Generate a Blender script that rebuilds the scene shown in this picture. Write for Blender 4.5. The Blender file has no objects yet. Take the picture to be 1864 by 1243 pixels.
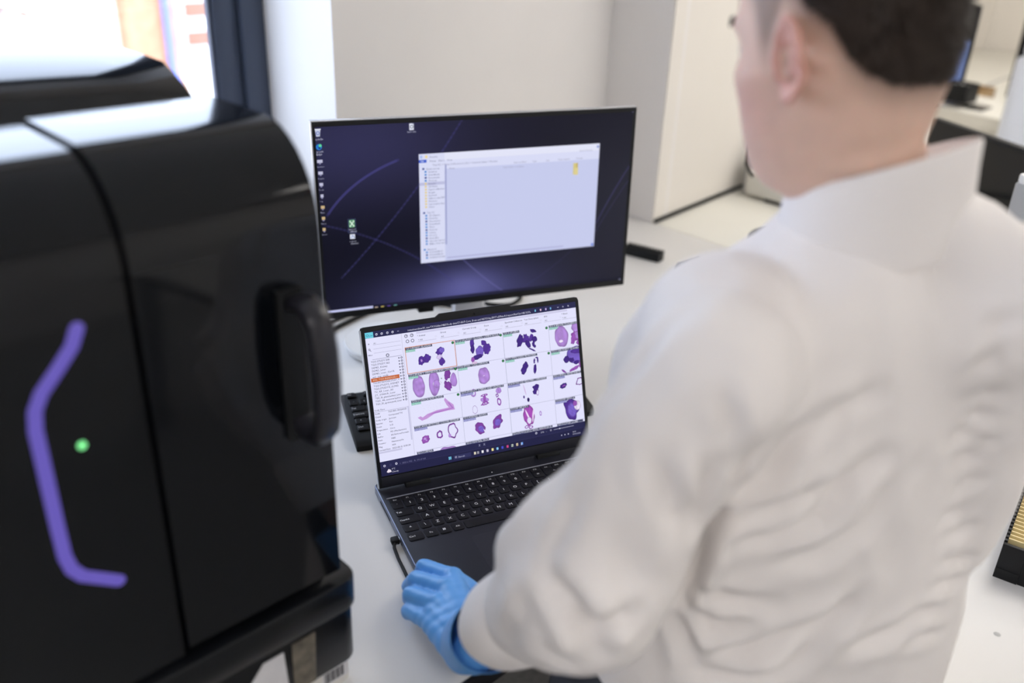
import bpy, bmesh, math, random
import numpy as np
from mathutils import Vector, Matrix, noise as mnoise
from mathutils.bvhtree import BVHTree

random.seed(7); rng = np.random.default_rng(7)
scene = bpy.context.scene
COL = scene.collection
Z0 = 0.75                       # worktop height above the floor
q2 = math.sqrt(.5)
ROT = math.pi / 4               # the room's walls run at 45 degrees to the view

# ------------------------------------------------------------------ camera
PITCH, ROLL = 0.4576, -0.0388
_cp, _sp = math.cos(PITCH), math.sin(PITCH)
_r = Vector((1, 0, 0)); _f = Vector((0, _cp, -_sp)); _d = Vector((0, -_sp, -_cp))
_c, _s = math.cos(ROLL), math.sin(ROLL)
_right = _c * _r + _s * _d; _down = -_s * _r + _c * _d
cam = bpy.data.cameras.new('camera')
cam_ob = bpy.data.objects.new('camera', cam); COL.objects.link(cam_ob)
m = Matrix((_right, -_down, -_f)).transposed().to_4x4()
m.translation = Vector((0, 0, .837 + Z0))
cam_ob.matrix_world = m
cam.sensor_width = 36; cam.lens = 1674.0 * 36 / 1864
cam.clip_start = .01; cam.clip_end = 200
cam.dof.use_dof = True; cam.dof.focus_distance = 1.36; cam.dof.aperture_fstop = 2.0
scene.camera = cam_ob

# ------------------------------------------------------------------ world, sun, exposure
world = bpy.data.worlds.new('sky'); scene.world = world; world.use_nodes = True
bg = world.node_tree.nodes['Background']
bg.inputs[0].default_value = (.68, .79, 1.0, 1); bg.inputs[1].default_value = 5.6
sun = bpy.data.lights.new('sun', 'SUN'); sun.energy = 2.0; sun.angle = .02; sun.color = (1, .95, .88)
sun_ob = bpy.data.objects.new('sun', sun); COL.objects.link(sun_ob)
sun_ob.location = (6, -6, 9)
sun_ob.rotation_euler = Vector((-q2 * .6 + .1, q2 * .6 + .1, -.85)).to_track_quat('-Z', 'Y').to_euler()
scene.view_settings.view_transform = 'Standard'; scene.view_settings.look = 'None'
scene.view_settings.gamma = 1; scene.view_settings.use_curve_mapping = False
scene.view_settings.exposure = 0.0
PANEL_STRENGTH = 9.4

# ------------------------------------------------------------------ helpers
def gd(g, d, z=0.0):
    """room coordinates: g along the window wall, d away from it; z above the worktop"""
    return Vector((-.06 + q2 * (g + d), .775 + q2 * (g - d), z + Z0))

def mat(name, color, rough=.5, metal=0.0, spec=.5, noise=0.0, nscale=20, bump=0.0, bscale=200, coat=0.0, emit=None, estr=1.0, sss=0.0, color2=None, sheen=0.0):
    mt = bpy.data.materials.new(name); mt.use_nodes = True
    nt = mt.node_tree; b = nt.nodes['Principled BSDF']
    b.inputs['Base Color'].default_value = (*color, 1)
    b.inputs['Roughness'].default_value = rough; b.inputs['Metallic'].default_value = metal
    b.inputs['Specular IOR Level'].default_value = spec
    b.inputs['Coat Weight'].default_value = coat; b.inputs['Coat Roughness'].default_value = .04
    b.inputs['Sheen Weight'].default_value = sheen
    if sss:
        b.inputs['Subsurface Weight'].default_value = sss
        b.inputs['Subsurface Radius'].default_value = (.012, .005, .003)
    if emit:
        b.inputs['Emission Color'].default_value = (*emit, 1); b.inputs['Emission Strength'].default_value = estr
    tc = nt.nodes.new('ShaderNodeTexCoord')
    if noise or color2:
        n = nt.nodes.new('ShaderNodeTexNoise'); n.inputs['Scale'].default_value = nscale; n.inputs['Detail'].default_value = 4
        nt.links.new(tc.outputs['Object'], n.inputs['Vector'])
        r = nt.nodes.new('ShaderNodeValToRGB')
        c2 = color2 or tuple(max(0, c * (1 - noise)) for c in color)
        r.color_ramp.elements[0].position = .35; r.color_ramp.elements[1].position = .65
        r.color_ramp.elements[0].color = (*c2, 1); r.color_ramp.elements[1].color = (*color, 1)
        nt.links.new(n.outputs['Fac'], r.inputs['Fac']); nt.links.new(r.outputs['Color'], b.inputs['Base Color'])
    if bump:
        n2 = nt.nodes.new('ShaderNodeTexNoise'); n2.inputs['Scale'].default_value = bscale; n2.inputs['Detail'].default_value = 3
        nt.links.new(tc.outputs['Object'], n2.inputs['Vector'])
        bp = nt.nodes.new('ShaderNodeBump'); bp.inputs['Strength'].default_value = bump; bp.inputs['Distance'].default_value = .002
        nt.links.new(n2.outputs['Fac'], bp.inputs['Height']); nt.links.new(bp.outputs['Normal'], b.inputs['Normal'])
    return mt

def link(name, me, mt=None, parent=None, loc=None, rotz=None):
    o = bpy.data.objects.new(name, me); COL.objects.link(o)
    if mt is not None and me is not None:
        for x in (mt if isinstance(mt, (list, tuple)) else [mt]): me.materials.append(x)
    if parent is not None: o.parent = parent
    if loc is not None: o.location = loc
    if rotz is not None: o.rotation_euler = (0, 0, rotz)
    return o

def tag(o, label=None, cat=None, group=None, kind=None):
    if label: o['label'] = label
    if cat: o['category'] = cat
    if group: o['group'] = group
    if kind: o['kind'] = kind
    return o

def thing(name, label, cat, loc, rotz=0.0, group=None):
    o = bpy.data.objects.new(name, None); COL.objects.link(o)
    o.empty_display_size = .05
    o.location = loc; o.rotation_euler = (0, 0, rotz)
    return tag(o, label, cat, group)

class MB:
    """collects shapes into one bmesh"""
    def __init__(s): s.bm = bmesh.new()
    def box(s, x0, x1, y0, y1, z0, z1, bev=0.0, seg=2, mi=0):
        r = bmesh.ops.create_cube(s.bm, size=1.0); vs = r['verts']
        for v in vs:
            v.co = Vector(((x0 + x1) / 2 + v.co.x * (x1 - x0), (y0 + y1) / 2 + v.co.y * (y1 - y0), (z0 + z1) / 2 + v.co.z * (z1 - z0)))
        fs = list({f for v in vs for f in v.link_faces})
        for f in fs: f.material_index = mi
        if bev:
            es = list({e for v in vs for e in v.link_edges})
            rr = bmesh.ops.bevel(s.bm, geom=es, offset=bev, segments=seg, profile=.5, affect='EDGES')
            for f in rr['faces']: f.material_index = mi
        return s
    def vbox(s, x0, x1, y0, y1, z0, z1, rad=.01, seg=4, edge=0.0):
        """box with rounded vertical corners"""
        pts = []
        for cx, cy, a0 in ((x1 - rad, y1 - rad, 0), (x0 + rad, y1 - rad, 90), (x0 + rad, y0 + rad, 180), (x1 - rad, y0 + rad, 270)):
            for k in range(seg + 1):
                a = math.radians(a0 + 90 * k / seg); pts.append((cx + rad * math.cos(a), cy + rad * math.sin(a)))
        return s.prism(pts, z0, z1, edge)
    def prism(s, pts, z0, z1, edge=0.0, axis='z', mi=0):
        """polygon pts extruded between z0 and z1 along an axis (x: pts are (y,z); y: pts are (x,z))"""
        def P(a, b, h):
            return {'z': (a, b, h), 'x': (h, a, b), 'y': (a, h, b)}[axis]
        lo = [s.bm.verts.new(P(a, b, z0)) for a, b in pts]; hi = [s.bm.verts.new(P(a, b, z1)) for a, b in pts]
        n = len(pts); fs = []
        fs.append(s.bm.faces.new(lo[::-1])); fs.append(s.bm.faces.new(hi))
        for i in range(n): fs.append(s.bm.faces.new((lo[i], lo[(i + 1) % n], hi[(i + 1) % n], hi[i])))
        for f in fs: f.material_index = mi
        bmesh.ops.recalc_face_normals(s.bm, faces=fs)
        if edge:
            es = list({e for f in fs[:2] for e in f.edges})
            bmesh.ops.bevel(s.bm, geom=es, offset=edge, segments=2, profile=.5, affect='EDGES')
        return s
    def lathe(s, prof, n=32, c=(0, 0, 0), cap=True):
        """prof: list of (r,z)"""
        rings = []
        for r, z in prof:
            rings.append([s.bm.verts.new((c[0] + r * math.cos(2 * math.pi * k / n), c[1] + r * math.sin(2 * math.pi * k / n), c[2] + z)) for k in range(n)])
        fs = []
        for a, b in zip(rings, rings[1:]):
            for k in range(n): fs.append(s.bm.faces.new((a[k], a[(k + 1) % n], b[(k + 1) % n], b[k])))
        if cap:
            fs.append(s.bm.faces.new(rings[0][::-1])); fs.append(s.bm.faces.new(rings[-1]))
        bmesh.ops.recalc_face_normals(s.bm, faces=fs)
        return s
    def tube(s, pts, rad, n=10, flat=1.0, up=None, caps=True, round_ends=False):
        """sweep an ellipse along pts; rad is a number or a list"""
        pts = [Vector(p) for p in pts]; N = len(pts)
        rad = [rad] * N if isinstance(rad, (int, float)) else list(rad)
        if round_ends:
            d0 = (pts[0] - pts[1]).normalized(); d1 = (pts[-1] - pts[-2]).normalized()
            r0, r1 = rad[0], rad[-1]
            st = [(.95, .31), (.8, .6), (.5, .866)]
            pts = [pts[0] + d0 * r0 * a for a, _ in st] + pts + [pts[-1] + d1 * r1 * a for a, _ in reversed(st)]
            rad = [r0 * b for _, b in st] + rad + [r1 * b for _, b in reversed(st)]
            N = len(pts)
        u = Vector(up) if up is not None else None
        rings = []; prev = None
        for i in range(N):
            t = (pts[min(i + 1, N - 1)] - pts[max(i - 1, 0)]).normalized()
            if prev is None:
                ref = u if u is not None else (Vector((0, 0, 1)) if abs(t.z) < .9 else Vector((1, 0, 0)))
            else: ref = prev
            a = (ref - t * ref.dot(t)).normalized(); prev = a; b = t.cross(a)
            rings.append([s.bm.verts.new(pts[i] + rad[i] * (a * math.cos(2 * math.pi * k / n) * flat + b * math.sin(2 * math.pi * k / n))) for k in range(n)])
        fs = []
        for a, b in zip(rings, rings[1:]):
            for k in range(n): fs.append(s.bm.faces.new((a[k], a[(k + 1) % n], b[(k + 1) % n], b[k])))
        if caps:
            fs.append(s.bm.faces.new(rings[0][::-1])); fs.append(s.bm.faces.new(rings[-1]))
        bmesh.ops.recalc_face_normals(s.bm, faces=fs)
        return s
    def loft(s, rings, cap=True, closed=True):
        R = [[s.bm.verts.new(p) for p in r] for r in rings]; n = len(R[0]); fs = []
        for a, b in zip(R, R[1:]):
            for k in range(n if closed else n - 1): fs.append(s.bm.faces.new((a[k], a[(k + 1) % n], b[(k + 1) % n], b[k])))
        if cap:
            fs.append(s.bm.faces.new(R[0][::-1])); fs.append(s.bm.faces.new(R[-1]))
        bmesh.ops.recalc_face_normals(s.bm, faces=fs)
        return s
    def blob(s, c, r, sub=2):
        mm = Matrix.Translation(Vector(c)) @ Matrix.Diagonal((*((r, r, r) if isinstance(r, (int, float)) else r), 1))
        bmesh.ops.create_icosphere(s.bm, subdivisions=sub, radius=1, matrix=mm); return s
    def move(s, off):
        for v in s.bm.verts: v.co += Vector(off)
        return s
    def mesh(s, name, smooth=False, ang=None):
        me = bpy.data.meshes.new(name); s.bm.to_mesh(me); s.bm.free()
        if smooth:
            for p in me.polygons: p.use_smooth = True
            if ang is not None:
                try: me.set_sharp_from_angle(angle=math.radians(ang))
                except Exception: pass
        return me
    def build(s, name, mt, parent=None, smooth=True, ang=35, loc=None, rotz=None):
        return link(name, s.mesh(name, smooth, ang), mt, parent, loc, rotz)

def remesh(mb, name, voxel, smooth_it=6, fac=.5):
    """voxel union of everything in mb, then smoothed: one continuous surface"""
    me = mb.mesh(name + '_raw'); o = link(name + '_raw', me)
    a = o.modifiers.new('r', 'REMESH'); a.mode = 'VOXEL'; a.voxel_size = voxel
    if smooth_it:
        b = o.modifiers.new('s', 'SMOOTH'); b.factor = fac; b.iterations = smooth_it
    dg = bpy.context.evaluated_depsgraph_get(); dg.update()
    out = bpy.data.meshes.new_from_object(o.evaluated_get(dg)); out.name = name
    bpy.data.objects.remove(o); bpy.data.meshes.remove(me)
    for p in out.polygons: p.use_smooth = True
    return out

def coords(me):
    a = np.empty(len(me.vertices) * 3, np.float32); me.vertices.foreach_get('co', a); return a.reshape(-1, 3).astype(float)
def normals(me):
    a = np.empty(len(me.vertices) * 3, np.float32); me.vertices.foreach_get('normal', a); return a.reshape(-1, 3).astype(float)
def set_coords(me, a): me.vertices.foreach_set('co', a.astype(np.float32).ravel()); me.update()

# glyphs from Blender's own font, cached as triangles, for key legends, screens and labels
_glyph = {}
def glyph(ch):
    if ch not in _glyph:
        cu = bpy.data.curves.new('g', 'FONT'); cu.body = ch; cu.resolution_u = 2
        o = bpy.data.objects.new('g', cu); COL.objects.link(o)
        dg = bpy.context.evaluated_depsgraph_get(); dg.update()
        me = o.evaluated_get(dg).to_mesh(); me.calc_loop_triangles()
        v = [(p.co.x, p.co.y) for p in me.vertices]; t = [tuple(x.vertices) for x in me.loop_triangles]
        o.evaluated_get(dg).to_mesh_clear(); bpy.data.objects.remove(o); bpy.data.curves.remove(cu)
        adv = (max((p[0] for p in v), default=.22) + .07)
        _glyph[ch] = (np.array(v).reshape(-1, 2), t, adv)
    return _glyph[ch]

def text_mesh(txt, size, z=0.0, name='legend'):
    """flat text mesh centred on the origin"""
    vs, fs, x = [], [], 0.0
    for ch in txt:
        v, t, adv = glyph(ch); k = len(vs)
        vs += [(p[0] + x, p[1]) for p in v]; fs += [tuple(i + k for i in f) for f in t]; x += adv
    me = bpy.data.meshes.new(name)
    me.from_pydata([((a - x / 2) * size, (b - .35) * size, z) for a, b in vs], [], fs)
    return me

class Canvas:
    """flat print for a screen, drawn into a generated picture (u right, v down)"""
    def __init__(s, w, h, c): s.w, s.h = w, h; s.a = np.zeros((h, w, 3), np.float32); s.a[:] = np.array(c) / 255
    def rect(s, x0, y0, x1, y1, c, al=1.0):
        x0, x1, y0, y1 = [int(round(t)) for t in (x0, x1, y0, y1)]
        v = s.a[max(0, y0):max(0, y1), max(0, x0):max(0, x1)]; v[:] = v * (1 - al) + np.array(c) / 255 * al
    def frame(s, x0, y0, x1, y1, c, t=3):
        s.rect(x0, y0, x1, y0 + t, c); s.rect(x0, y1 - t, x1, y1, c); s.rect(x0, y0, x0 + t, y1, c); s.rect(x1 - t, y0, x1, y1, c)
    def region(s, x0, y0, x1, y1):
        x0, x1 = max(0, int(x0)), min(s.w, int(x1) + 1); y0, y1 = max(0, int(y0)), min(s.h, int(y1) + 1)
        if x1 <= x0 or y1 <= y0: return None
        yy, xx = np.mgrid[y0:y1, x0:x1]; return xx.astype(float), yy.astype(float), s.a[y0:y1, x0:x1]
    def blob(s, cx, cy, rx, ry, rot, c, ring=0.0, rough=.08, seed=0, c2=None, al=1.0):
        R = max(rx, ry) * 1.3; q = s.region(cx - R, cy - R, cx + R, cy + R)
        if q is None: return
        xx, yy, v = q; a = math.radians(rot); dx, dy = xx - cx, yy - cy
        ex = (dx * math.cos(a) + dy * math.sin(a)) / rx; ey = (-dx * math.sin(a) + dy * math.cos(a)) / ry
        th = np.arctan2(ey, ex); r = np.hypot(ex, ey); g = np.random.default_rng(seed + 11)
        lim = 1 + sum(rough * g.normal() * np.cos(k * th + g.uniform(0, 6.28)) / (k ** .6) for k in range(2, 9))
        m = np.clip((lim - r) * min(rx, ry) / 1.5, 0, 1)
        if ring: m = m * np.clip((r - lim * (1 - ring)) * min(rx, ry) / 1.5, 0, 1)
        tex = np.ones_like(r)
        for k in range(4):
            fx, fy = g.normal(size=2) * 5; tex += .022 * np.sin(fx * ex + fy * ey + g.uniform(0, 6.28))
        tex *= 1 - .18 * np.clip((r - .75 * lim) * 4, 0, 1)
        col = np.array(c) / 255 * np.clip(tex, .6, 1.25)[..., None]
        if c2 is not None:
            w = np.clip((.55 - r) * 5, 0, 1)[..., None]; col = col * (1 - w) + np.array(c2) / 255 * w
        m = (m * al)[..., None]; v[:] = v * (1 - m) + np.clip(col, 0, 1) * m
    def line(s, x0, y0, x1, y1, c, t=3, al=1.0):
        q = s.region(min(x0, x1) - t, min(y0, y1) - t, max(x0, x1) + t, max(y0, y1) + t)
        if q is None: return
        xx, yy, v = q; d = np.array([x1 - x0, y1 - y0], float); L = d @ d + 1e-9
        k = np.clip(((xx - x0) * d[0] + (yy - y0) * d[1]) / L, 0, 1)
        m = np.clip(t / 2 + .5 - np.hypot(xx - x0 - k * d[0], yy - y0 - k * d[1]), 0, 1)[..., None] * al
        v[:] = v * (1 - m) + np.array(c) / 255 * m
    def ring(s, cx, cy, r, t, c):
        q = s.region(cx - r - t, cy - r - t, cx + r + t, cy + r + t)
        if q is None: return
        xx, yy, v = q; m = np.clip(t / 2 + .5 - abs(np.hypot(xx - cx, yy - cy) - r), 0, 1)[..., None]; v[:] = v * (1 - m) + np.array(c) / 255 * m
    def disc(s, cx, cy, r, c): s.blob(cx, cy, r, r, 0, c, rough=0)
    def poly(s, pts, c, al=1.0):
        p = np.array(pts, float); q = s.region(p[:, 0].min(), p[:, 1].min(), p[:, 0].max(), p[:, 1].max())
        if q is None: return
        xx, yy, v = q; ins = np.zeros(xx.shape, bool); j = len(p) - 1
        for i in range(len(p)):
            (xi, yi), (xj, yj) = p[i], p[j]
            ins ^= ((yi > yy) != (yj > yy)) & (xx < (xj - xi) * (yy - yi) / (yj - yi + 1e-12) + xi); j = i
        m = ins[..., None] * al; v[:] = v * (1 - m) + np.array(c) / 255 * m
    def text(s, x, y, txt, size, c, width=None):
        """y is the baseline; width squeezes the line to fit"""
        tot = sum(glyph(ch)[2] for ch in txt) * size
        kx = min(1, width / tot) if width and tot else 1
        for ch in txt:
            v, t, adv = glyph(ch)
            if len(v):
                P = np.c_[x + v[:, 0] * size * kx, y - v[:, 1] * size]
                q = s.region(P[:, 0].min() - 1, P[:, 1].min() - 1, P[:, 0].max() + 1, P[:, 1].max() + 1)
                if q is not None:
                    xx, yy, view = q; m = np.zeros(xx.shape, bool)
                    for f in t:
                        (ax, ay), (bx, by), (cx, cy) = P[list(f)]
                        d1 = (xx - bx) * (ay - by) - (ax - bx) * (yy - by); d2 = (xx - cx) * (by - cy) - (bx - cx) * (yy - cy); d3 = (xx - ax) * (cy - ay) - (cx - ax) * (yy - ay)
                        m |= ~(((d1 < 0) | (d2 < 0) | (d3 < 0)) & ((d1 > 0) | (d2 > 0) | (d3 > 0)))
                    view[m] = np.array(c) / 255
            x += adv * size * kx
        return x
    def image(s, name):
        im = bpy.data.images.new(name, s.w, s.h)
        px = np.ones((s.h, s.w, 4), np.float32); px[..., :3] = np.clip(s.a[::-1], 0, 1)
        im.pixels.foreach_set(px.ravel()); im.update(); im.pack(); return im

def screen_mat(name, im, strength=1.0, rough=.25, spec=.35):
    mt = bpy.data.materials.new(name); mt.use_nodes = True; nt = mt.node_tree; b = nt.nodes['Principled BSDF']
    t = nt.nodes.new('ShaderNodeTexImage'); t.image = im
    b.inputs['Base Color'].default_value = (.004, .004, .006, 1); b.inputs['Roughness'].default_value = rough
    b.inputs['Specular IOR Level'].default_value = spec
    nt.links.new(t.outputs['Color'], b.inputs['Emission Color']); b.inputs['Emission Strength'].default_value = strength
    return mt

def screen_mesh(name, o, ux, vy):
    """quad with corner o (top left), edge vectors ux (right) and vy (down)"""
    o, ux, vy = Vector(o), Vector(ux), Vector(vy)
    me = bpy.data.meshes.new(name)
    me.from_pydata([o, o + ux, o + ux + vy, o + vy], [], [(3, 2, 1, 0)])
    uv = me.uv_layers.new(name='uv'); 
    for li, c in zip(range(4), ((0, 0), (1, 0), (1, 1), (0, 1))): uv.data[li].uv = c
    return me

# ------------------------------------------------------------------ materials
M = {}
M['wall'] = mat('wall_paint', (.87, .845, .825), .8, noise=.03, nscale=3, bump=.05, bscale=300)
M['cream'] = mat('cream_paint', (.84, .80, .745), .75, noise=.03, nscale=3)
M['ceiling'] = mat('ceiling_paint', (.85, .85, .84), .9)
M['floor'] = mat('vinyl_floor', (.46, .46, .46), .5, noise=.25, nscale=60)
M['laminate'] = mat('white_laminate', (.70, .69, .68), .38, noise=.03, nscale=4, bump=.02, bscale=400)
M['counter'] = mat('cream_counter', (.77, .755, .69), .4, noise=.04, nscale=3)
M['frame'] = mat('slate_window_frame', (.055, .07, .11), .45)
M['black'] = mat('black_plastic', (.008, .009, .011), .45, spec=.25, bump=.05, bscale=600)
M['matte'] = mat('matte_black', (.008, .009, .010), .6, spec=.25)
M['gloss'] = mat('gloss_black', (.003, .004, .006), .08, spec=.36)
M['shell'] = mat('satin_black_shell', (.005, .006, .008), .25, spec=.35)
M['white'] = mat('white_plastic', (.82, .82, .82), .4)
M['offwhite'] = mat('offwhite_plastic', (.74, .72, .66), .45, noise=.04)
M['grey'] = mat('grey_plastic', (.42, .42, .42), .45)
M['silver'] = mat('brushed_silver', (.62, .63, .66), .32, metal=.85)
M['bluegrey'] = mat('bluegrey_metal', (.13, .15, .22), .35, metal=.5)
M['deck'] = mat('laptop_deck', (.011, .012, .020), .5, spec=.28, bump=.03, bscale=900)
M['key'] = mat('laptop_key', (.003, .003, .005), .5, spec=.2)
M['legend'] = mat('key_legend', (.78, .79, .82), .6)
M['purple'] = mat('purple_light', (.02, .02, .05), .4, emit=(.135, .095, .50), estr=.85)
M['green'] = mat('green_light', (.2, .6, .3), .4, emit=(.20, .88, .27), estr=1.1)
M['paper'] = mat('paper_label', (.72, .71, .72), .6, noise=.08, nscale=60)
M['tape'] = mat('foil_tape', (.25, .22, .17), .3, metal=.5, noise=.5, nscale=50)
M['ink'] = mat('ink', (.03, .03, .04), .6)
M['glass'] = bpy.data.materials.new('window_glass'); M['glass'].use_nodes = True
_n = M['glass'].node_tree; _n.nodes.remove(_n.nodes['Principled BSDF'])
_t = _n.nodes.new('ShaderNodeBsdfTransparent'); _g = _n.nodes.new('ShaderNodeBsdfGlossy'); _g.inputs['Roughness'].default_value = .02
_lw = _n.nodes.new('ShaderNodeLayerWeight'); _lw.inputs['Blend'].default_value = .5
_pw = _n.nodes.new('ShaderNodeMath'); _pw.operation = 'POWER'; _pw.inputs[1].default_value = 5.0; _n.links.new(_lw.outputs['Facing'], _pw.inputs[0])
_fr = _n.nodes.new('ShaderNodeMath'); _fr.operation = 'MULTIPLY_ADD'; _fr.inputs[1].default_value = .6; _fr.inputs[2].default_value = .03; _n.links.new(_pw.outputs[0], _fr.inputs[0]); _mx = _n.nodes.new('ShaderNodeMixShader')
_n.links.new(_fr.outputs[0], _mx.inputs[0]); _n.links.new(_t.outputs[0], _mx.inputs[1]); _n.links.new(_g.outputs[0], _mx.inputs[2])
_n.links.new(_mx.outputs[0], _n.nodes['Material Output'].inputs[0])
M['panel'] = mat('light_diffuser', (.9, .9, .9), .5, emit=(1, .955, .90), estr=PANEL_STRENGTH)
M['brick'] = mat('orange_brick', (.55, .29, .17), .85, color2=(.44, .22, .12), nscale=9)
M['render'] = mat('white_render', (.85, .85, .83), .8)
M['pipe'] = mat('blue_pipe', (.16, .20, .55), .4)
M['louvre'] = mat('brown_louvre', (.30, .14, .09), .6)
M['blue'] = mat('blue_screen', (.10, .17, .42), .4, emit=(.14, .20, .44), estr=.62)
M['wood'] = mat('brown_wood', (.42, .27, .12), .5, color2=(.34, .21, .09), nscale=14)

R0 = gd(0, 0, 0)
def room(name, mb, mt, kind='structure', smooth=False):
    """a piece of the building, drawn in room axes: x = g, y = -d, z above the worktop"""
    o = mb.build(name, mt, None, smooth, 35, R0, ROT)
    if kind: o['kind'] = kind
    return o

# ------------------------------------------------------------------ the room
room('floor', MB().prism([(-2.8, -3.4), (6.3, -3.4), (6.3, 1.9), (2.5, 1.9), (2.5, 1.41), (-2.8, 1.41)], -Z0 - .1, -Z0), M['floor'])
room('ceiling', MB().prism([(-2.8, -3.4), (6.3, -3.4), (6.3, 1.9), (2.5, 1.9), (2.5, 1.7), (-2.8, 1.7)], 1.95, 2.1), M['ceiling'])
WG0, WG1, WZ0, WZ1 = -2.4, .628, .12, 1.55
b = MB()
b.box(WG1, 1.60, 1.11, 1.43, -Z0, 1.95); b.box(-2.8, WG0, 1.11, 1.43, -Z0, 1.95)
b.box(WG0, WG1, 1.11, 1.43, -Z0, WZ0); b.box(WG0, WG1, 1.11, 1.43, WZ1, 1.95)
room('wall_left', b, M['wall'])
room('wall_end', MB().box(1.53, 1.60, .905, 1.11, -Z0, 1.95), M['wall'])
room('wall_recess', MB().prism([(1.531, .90), (2.6, .994), (2.6, 1.75), (6.3, 1.75), (6.3, 1.9), (2.45, 1.9), (2.45, 1.108), (1.531, 1.108)], -Z0, 1.95), M['cream'])
room('wall_far', MB().box(6.15, 6.3, -3.4, 1.75, -Z0, 1.95), M['cream'])
room('wall_right', MB().box(-2.8, 6.3, -3.4, -3.25, -Z0, 1.95), M['wall'])
room('wall_back', MB().box(-2.8, -2.65, -3.4, 1.41, -Z0, 1.95), M['wall'])
room('gap_shade_1', MB().prism([(1.534, .893), (2.6, .987), (2.6, .999), (1.534, .905)], .001, .010), M['matte'])  # black strip painting the shade in the gap below the cream wall
# window with its frame, sashes and panes
win = tag(thing('window_1', None, None, gd(-.5, -1.40, WZ0), ROT), kind='structure')
def wl_(mb): return mb.move((.5, 0, -WZ0))          # local axes: x = g + .5, y = -(d + 1.40)
b = MB(); b.box(WG1 - .058, WG1, -.02, .03, WZ0, WZ1, .004); b.box(WG0, WG0 + .058, -.02, .03, WZ0, WZ1, .004)
b.box(WG0, WG1, -.02, .03, WZ0, WZ0 + .06, .004); b.box(WG0, WG1, -.02, .03, WZ1 - .06, WZ1, .004); wl_(b).build('window_frame', M['frame'], win)
for g0, g1 in ((WG0 + .058, -.56), (-.56, WG1 - .058)):
    b = MB(); w = .058
    b.box(g0, g0 + w, -.002, .026, WZ0 + .06, WZ1 - .06, .004); b.box(g1 - w, g1, -.002, .026, WZ0 + .06, WZ1 - .06, .004)
    b.box(g0, g1, -.002, .026, WZ0 + .06, WZ0 + .115, .004); b.box(g0, g1, -.002, .026, WZ1 - .115, WZ1 - .06, .004)
    b.box(g0 + w, g0 + w + .008, .004, .02, WZ0 + .115, WZ1 - .115); b.box(g1 - w - .008, g1 - w, .004, .02, WZ0 + .115, WZ1 - .115)
    sash = wl_(b).build('sash', M['frame'], win)
    wl_(MB().box(g0 + w, g1 - w, .010, .014, WZ0 + .115, WZ1 - .115)).build('pane', M['glass'], sash)
room('street', MB().box(-14, 20, 2.2, 11, -Z0 - 7.4, -Z0 - 7.25), M['floor'])
# ceiling light panels; third and fifth are added fill for coat and recess
for k, (g, d) in enumerate(((2.0, .25), (4.0, .35), (-1.2, 1.5), (2.0, 2.1), (4.3, -.6))):
    lp = thing('ceiling_light', ['white ceiling light panel above the inner corner of the worktop', 'white ceiling light panel above the middle of the cream counter',
        'added white ceiling fill panel over the floor behind the person, nearer the scanner', 'white ceiling light panel over the end of the worktop leg', 'added white ceiling fill panel over the deep far end of the counter'][k], 'light', gd(g, d, 1.93), ROT, 'ceiling light panels')
    b = MB()
    for s in (-1, 1): b.box(-.62, .62, s * .31 - .012, s * .31 + .012, -.008, .018, .002); b.box(s * .61 - .012, s * .61 + .012, -.31, .31, -.008, .018, .002)
    b.build('frame', M['white'], lp)
    MB().box(-.598, .598, -.298, .298, .002, .012).build('diffuser', M['panel'], lp)

# street front across the road
bl = thing('building', 'brick and white building front across the street outside the window', 'building', gd(3, -9.5, -8.0), ROT)
b = MB().box(-12, 14, .25, 1.2, 0, 10.2); b.build('facade', M['render'], bl)
for k in range(9):
    g = -7.9 + 2.1 * k - 3 + 3.17
    MB().box(g, g + .55, 0, .3, 0, 8.5).build('brick_pier', M['brick'], bl)
    MB().tube([(g + .42, -.06, 0), (g + .42, -.06, 8.4)], .045, 12).build('pipe', M['pipe'], bl)
    for fl in range(3):
        z = .6 + 3.2 * fl
        f = MB(); x0 = g + .68
        f.box(x0, x0 + .60, .18, .27, z, z + 2.6, .01)
        w_ = f.build('window', M['render'], bl, False)
        l = MB()
        for j in range(8): l.box(x0 + .05, x0 + .52, .165, .182, z + .10 + .31 * j, z + .27 + .31 * j)
        l.build('louvre', M['louvre'], w_, False)
        MB().box(x0 + .78, x0 + 1.30, .20, .27, z, z + 2.4, .01).build('window', M['render'], bl, False)

# ------------------------------------------------------------------ worktops
wt = thing('worktop', 'white laminate L-shaped laboratory worktop with black front edge', 'worktop', R0 - Vector((0, 0, Z0)), ROT)
up = (0, 0, Z0)
MB().prism([(-2.5, 0), (.42, 0), (.42, -1.9), (1.53, -1.9), (1.53, 1.11), (-2.5, 1.11)], -.03, 0, .002).move(up).build('top', M['laminate'], wt)
e = MB(); e.box(-2.5, .418, -.004, 0, -.032, -.0015); e.box(.416, .42, -1.9, -.004, -.032, -.0015); e.move(up).build('edge_band', M['black'], wt)
for g, y in ((-2.4, .08), (-2.4, 1.03), (-.9, .08), (.36, .08), (.48, -1.82), (1.46, -1.82), (1.46, 1.03), (1.46, -.5)):
    MB().box(g - .03, g + .03, y - .03, y + .03, -Z0, -.03, .004).move(up).build('leg', M['grey'], wt)
fc = thing('counter', 'long cream counter running along the far recessed wall', 'worktop', R0 - Vector((0, 0, Z0)), ROT)
MB().prism([(1.532, .892), (2.603, .986), (2.603, 1.745), (6.14, 1.745), (6.14, -.3), (1.532, -.3)], -.035, 0, .002).move(up).build('top', M['counter'], fc)
for g in (1.6, 3.4, 5.6):
    MB().box(g - .02, g + .02, -.26, .85, -Z0, -.035).move(up).build('leg', M['white'], fc)

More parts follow.
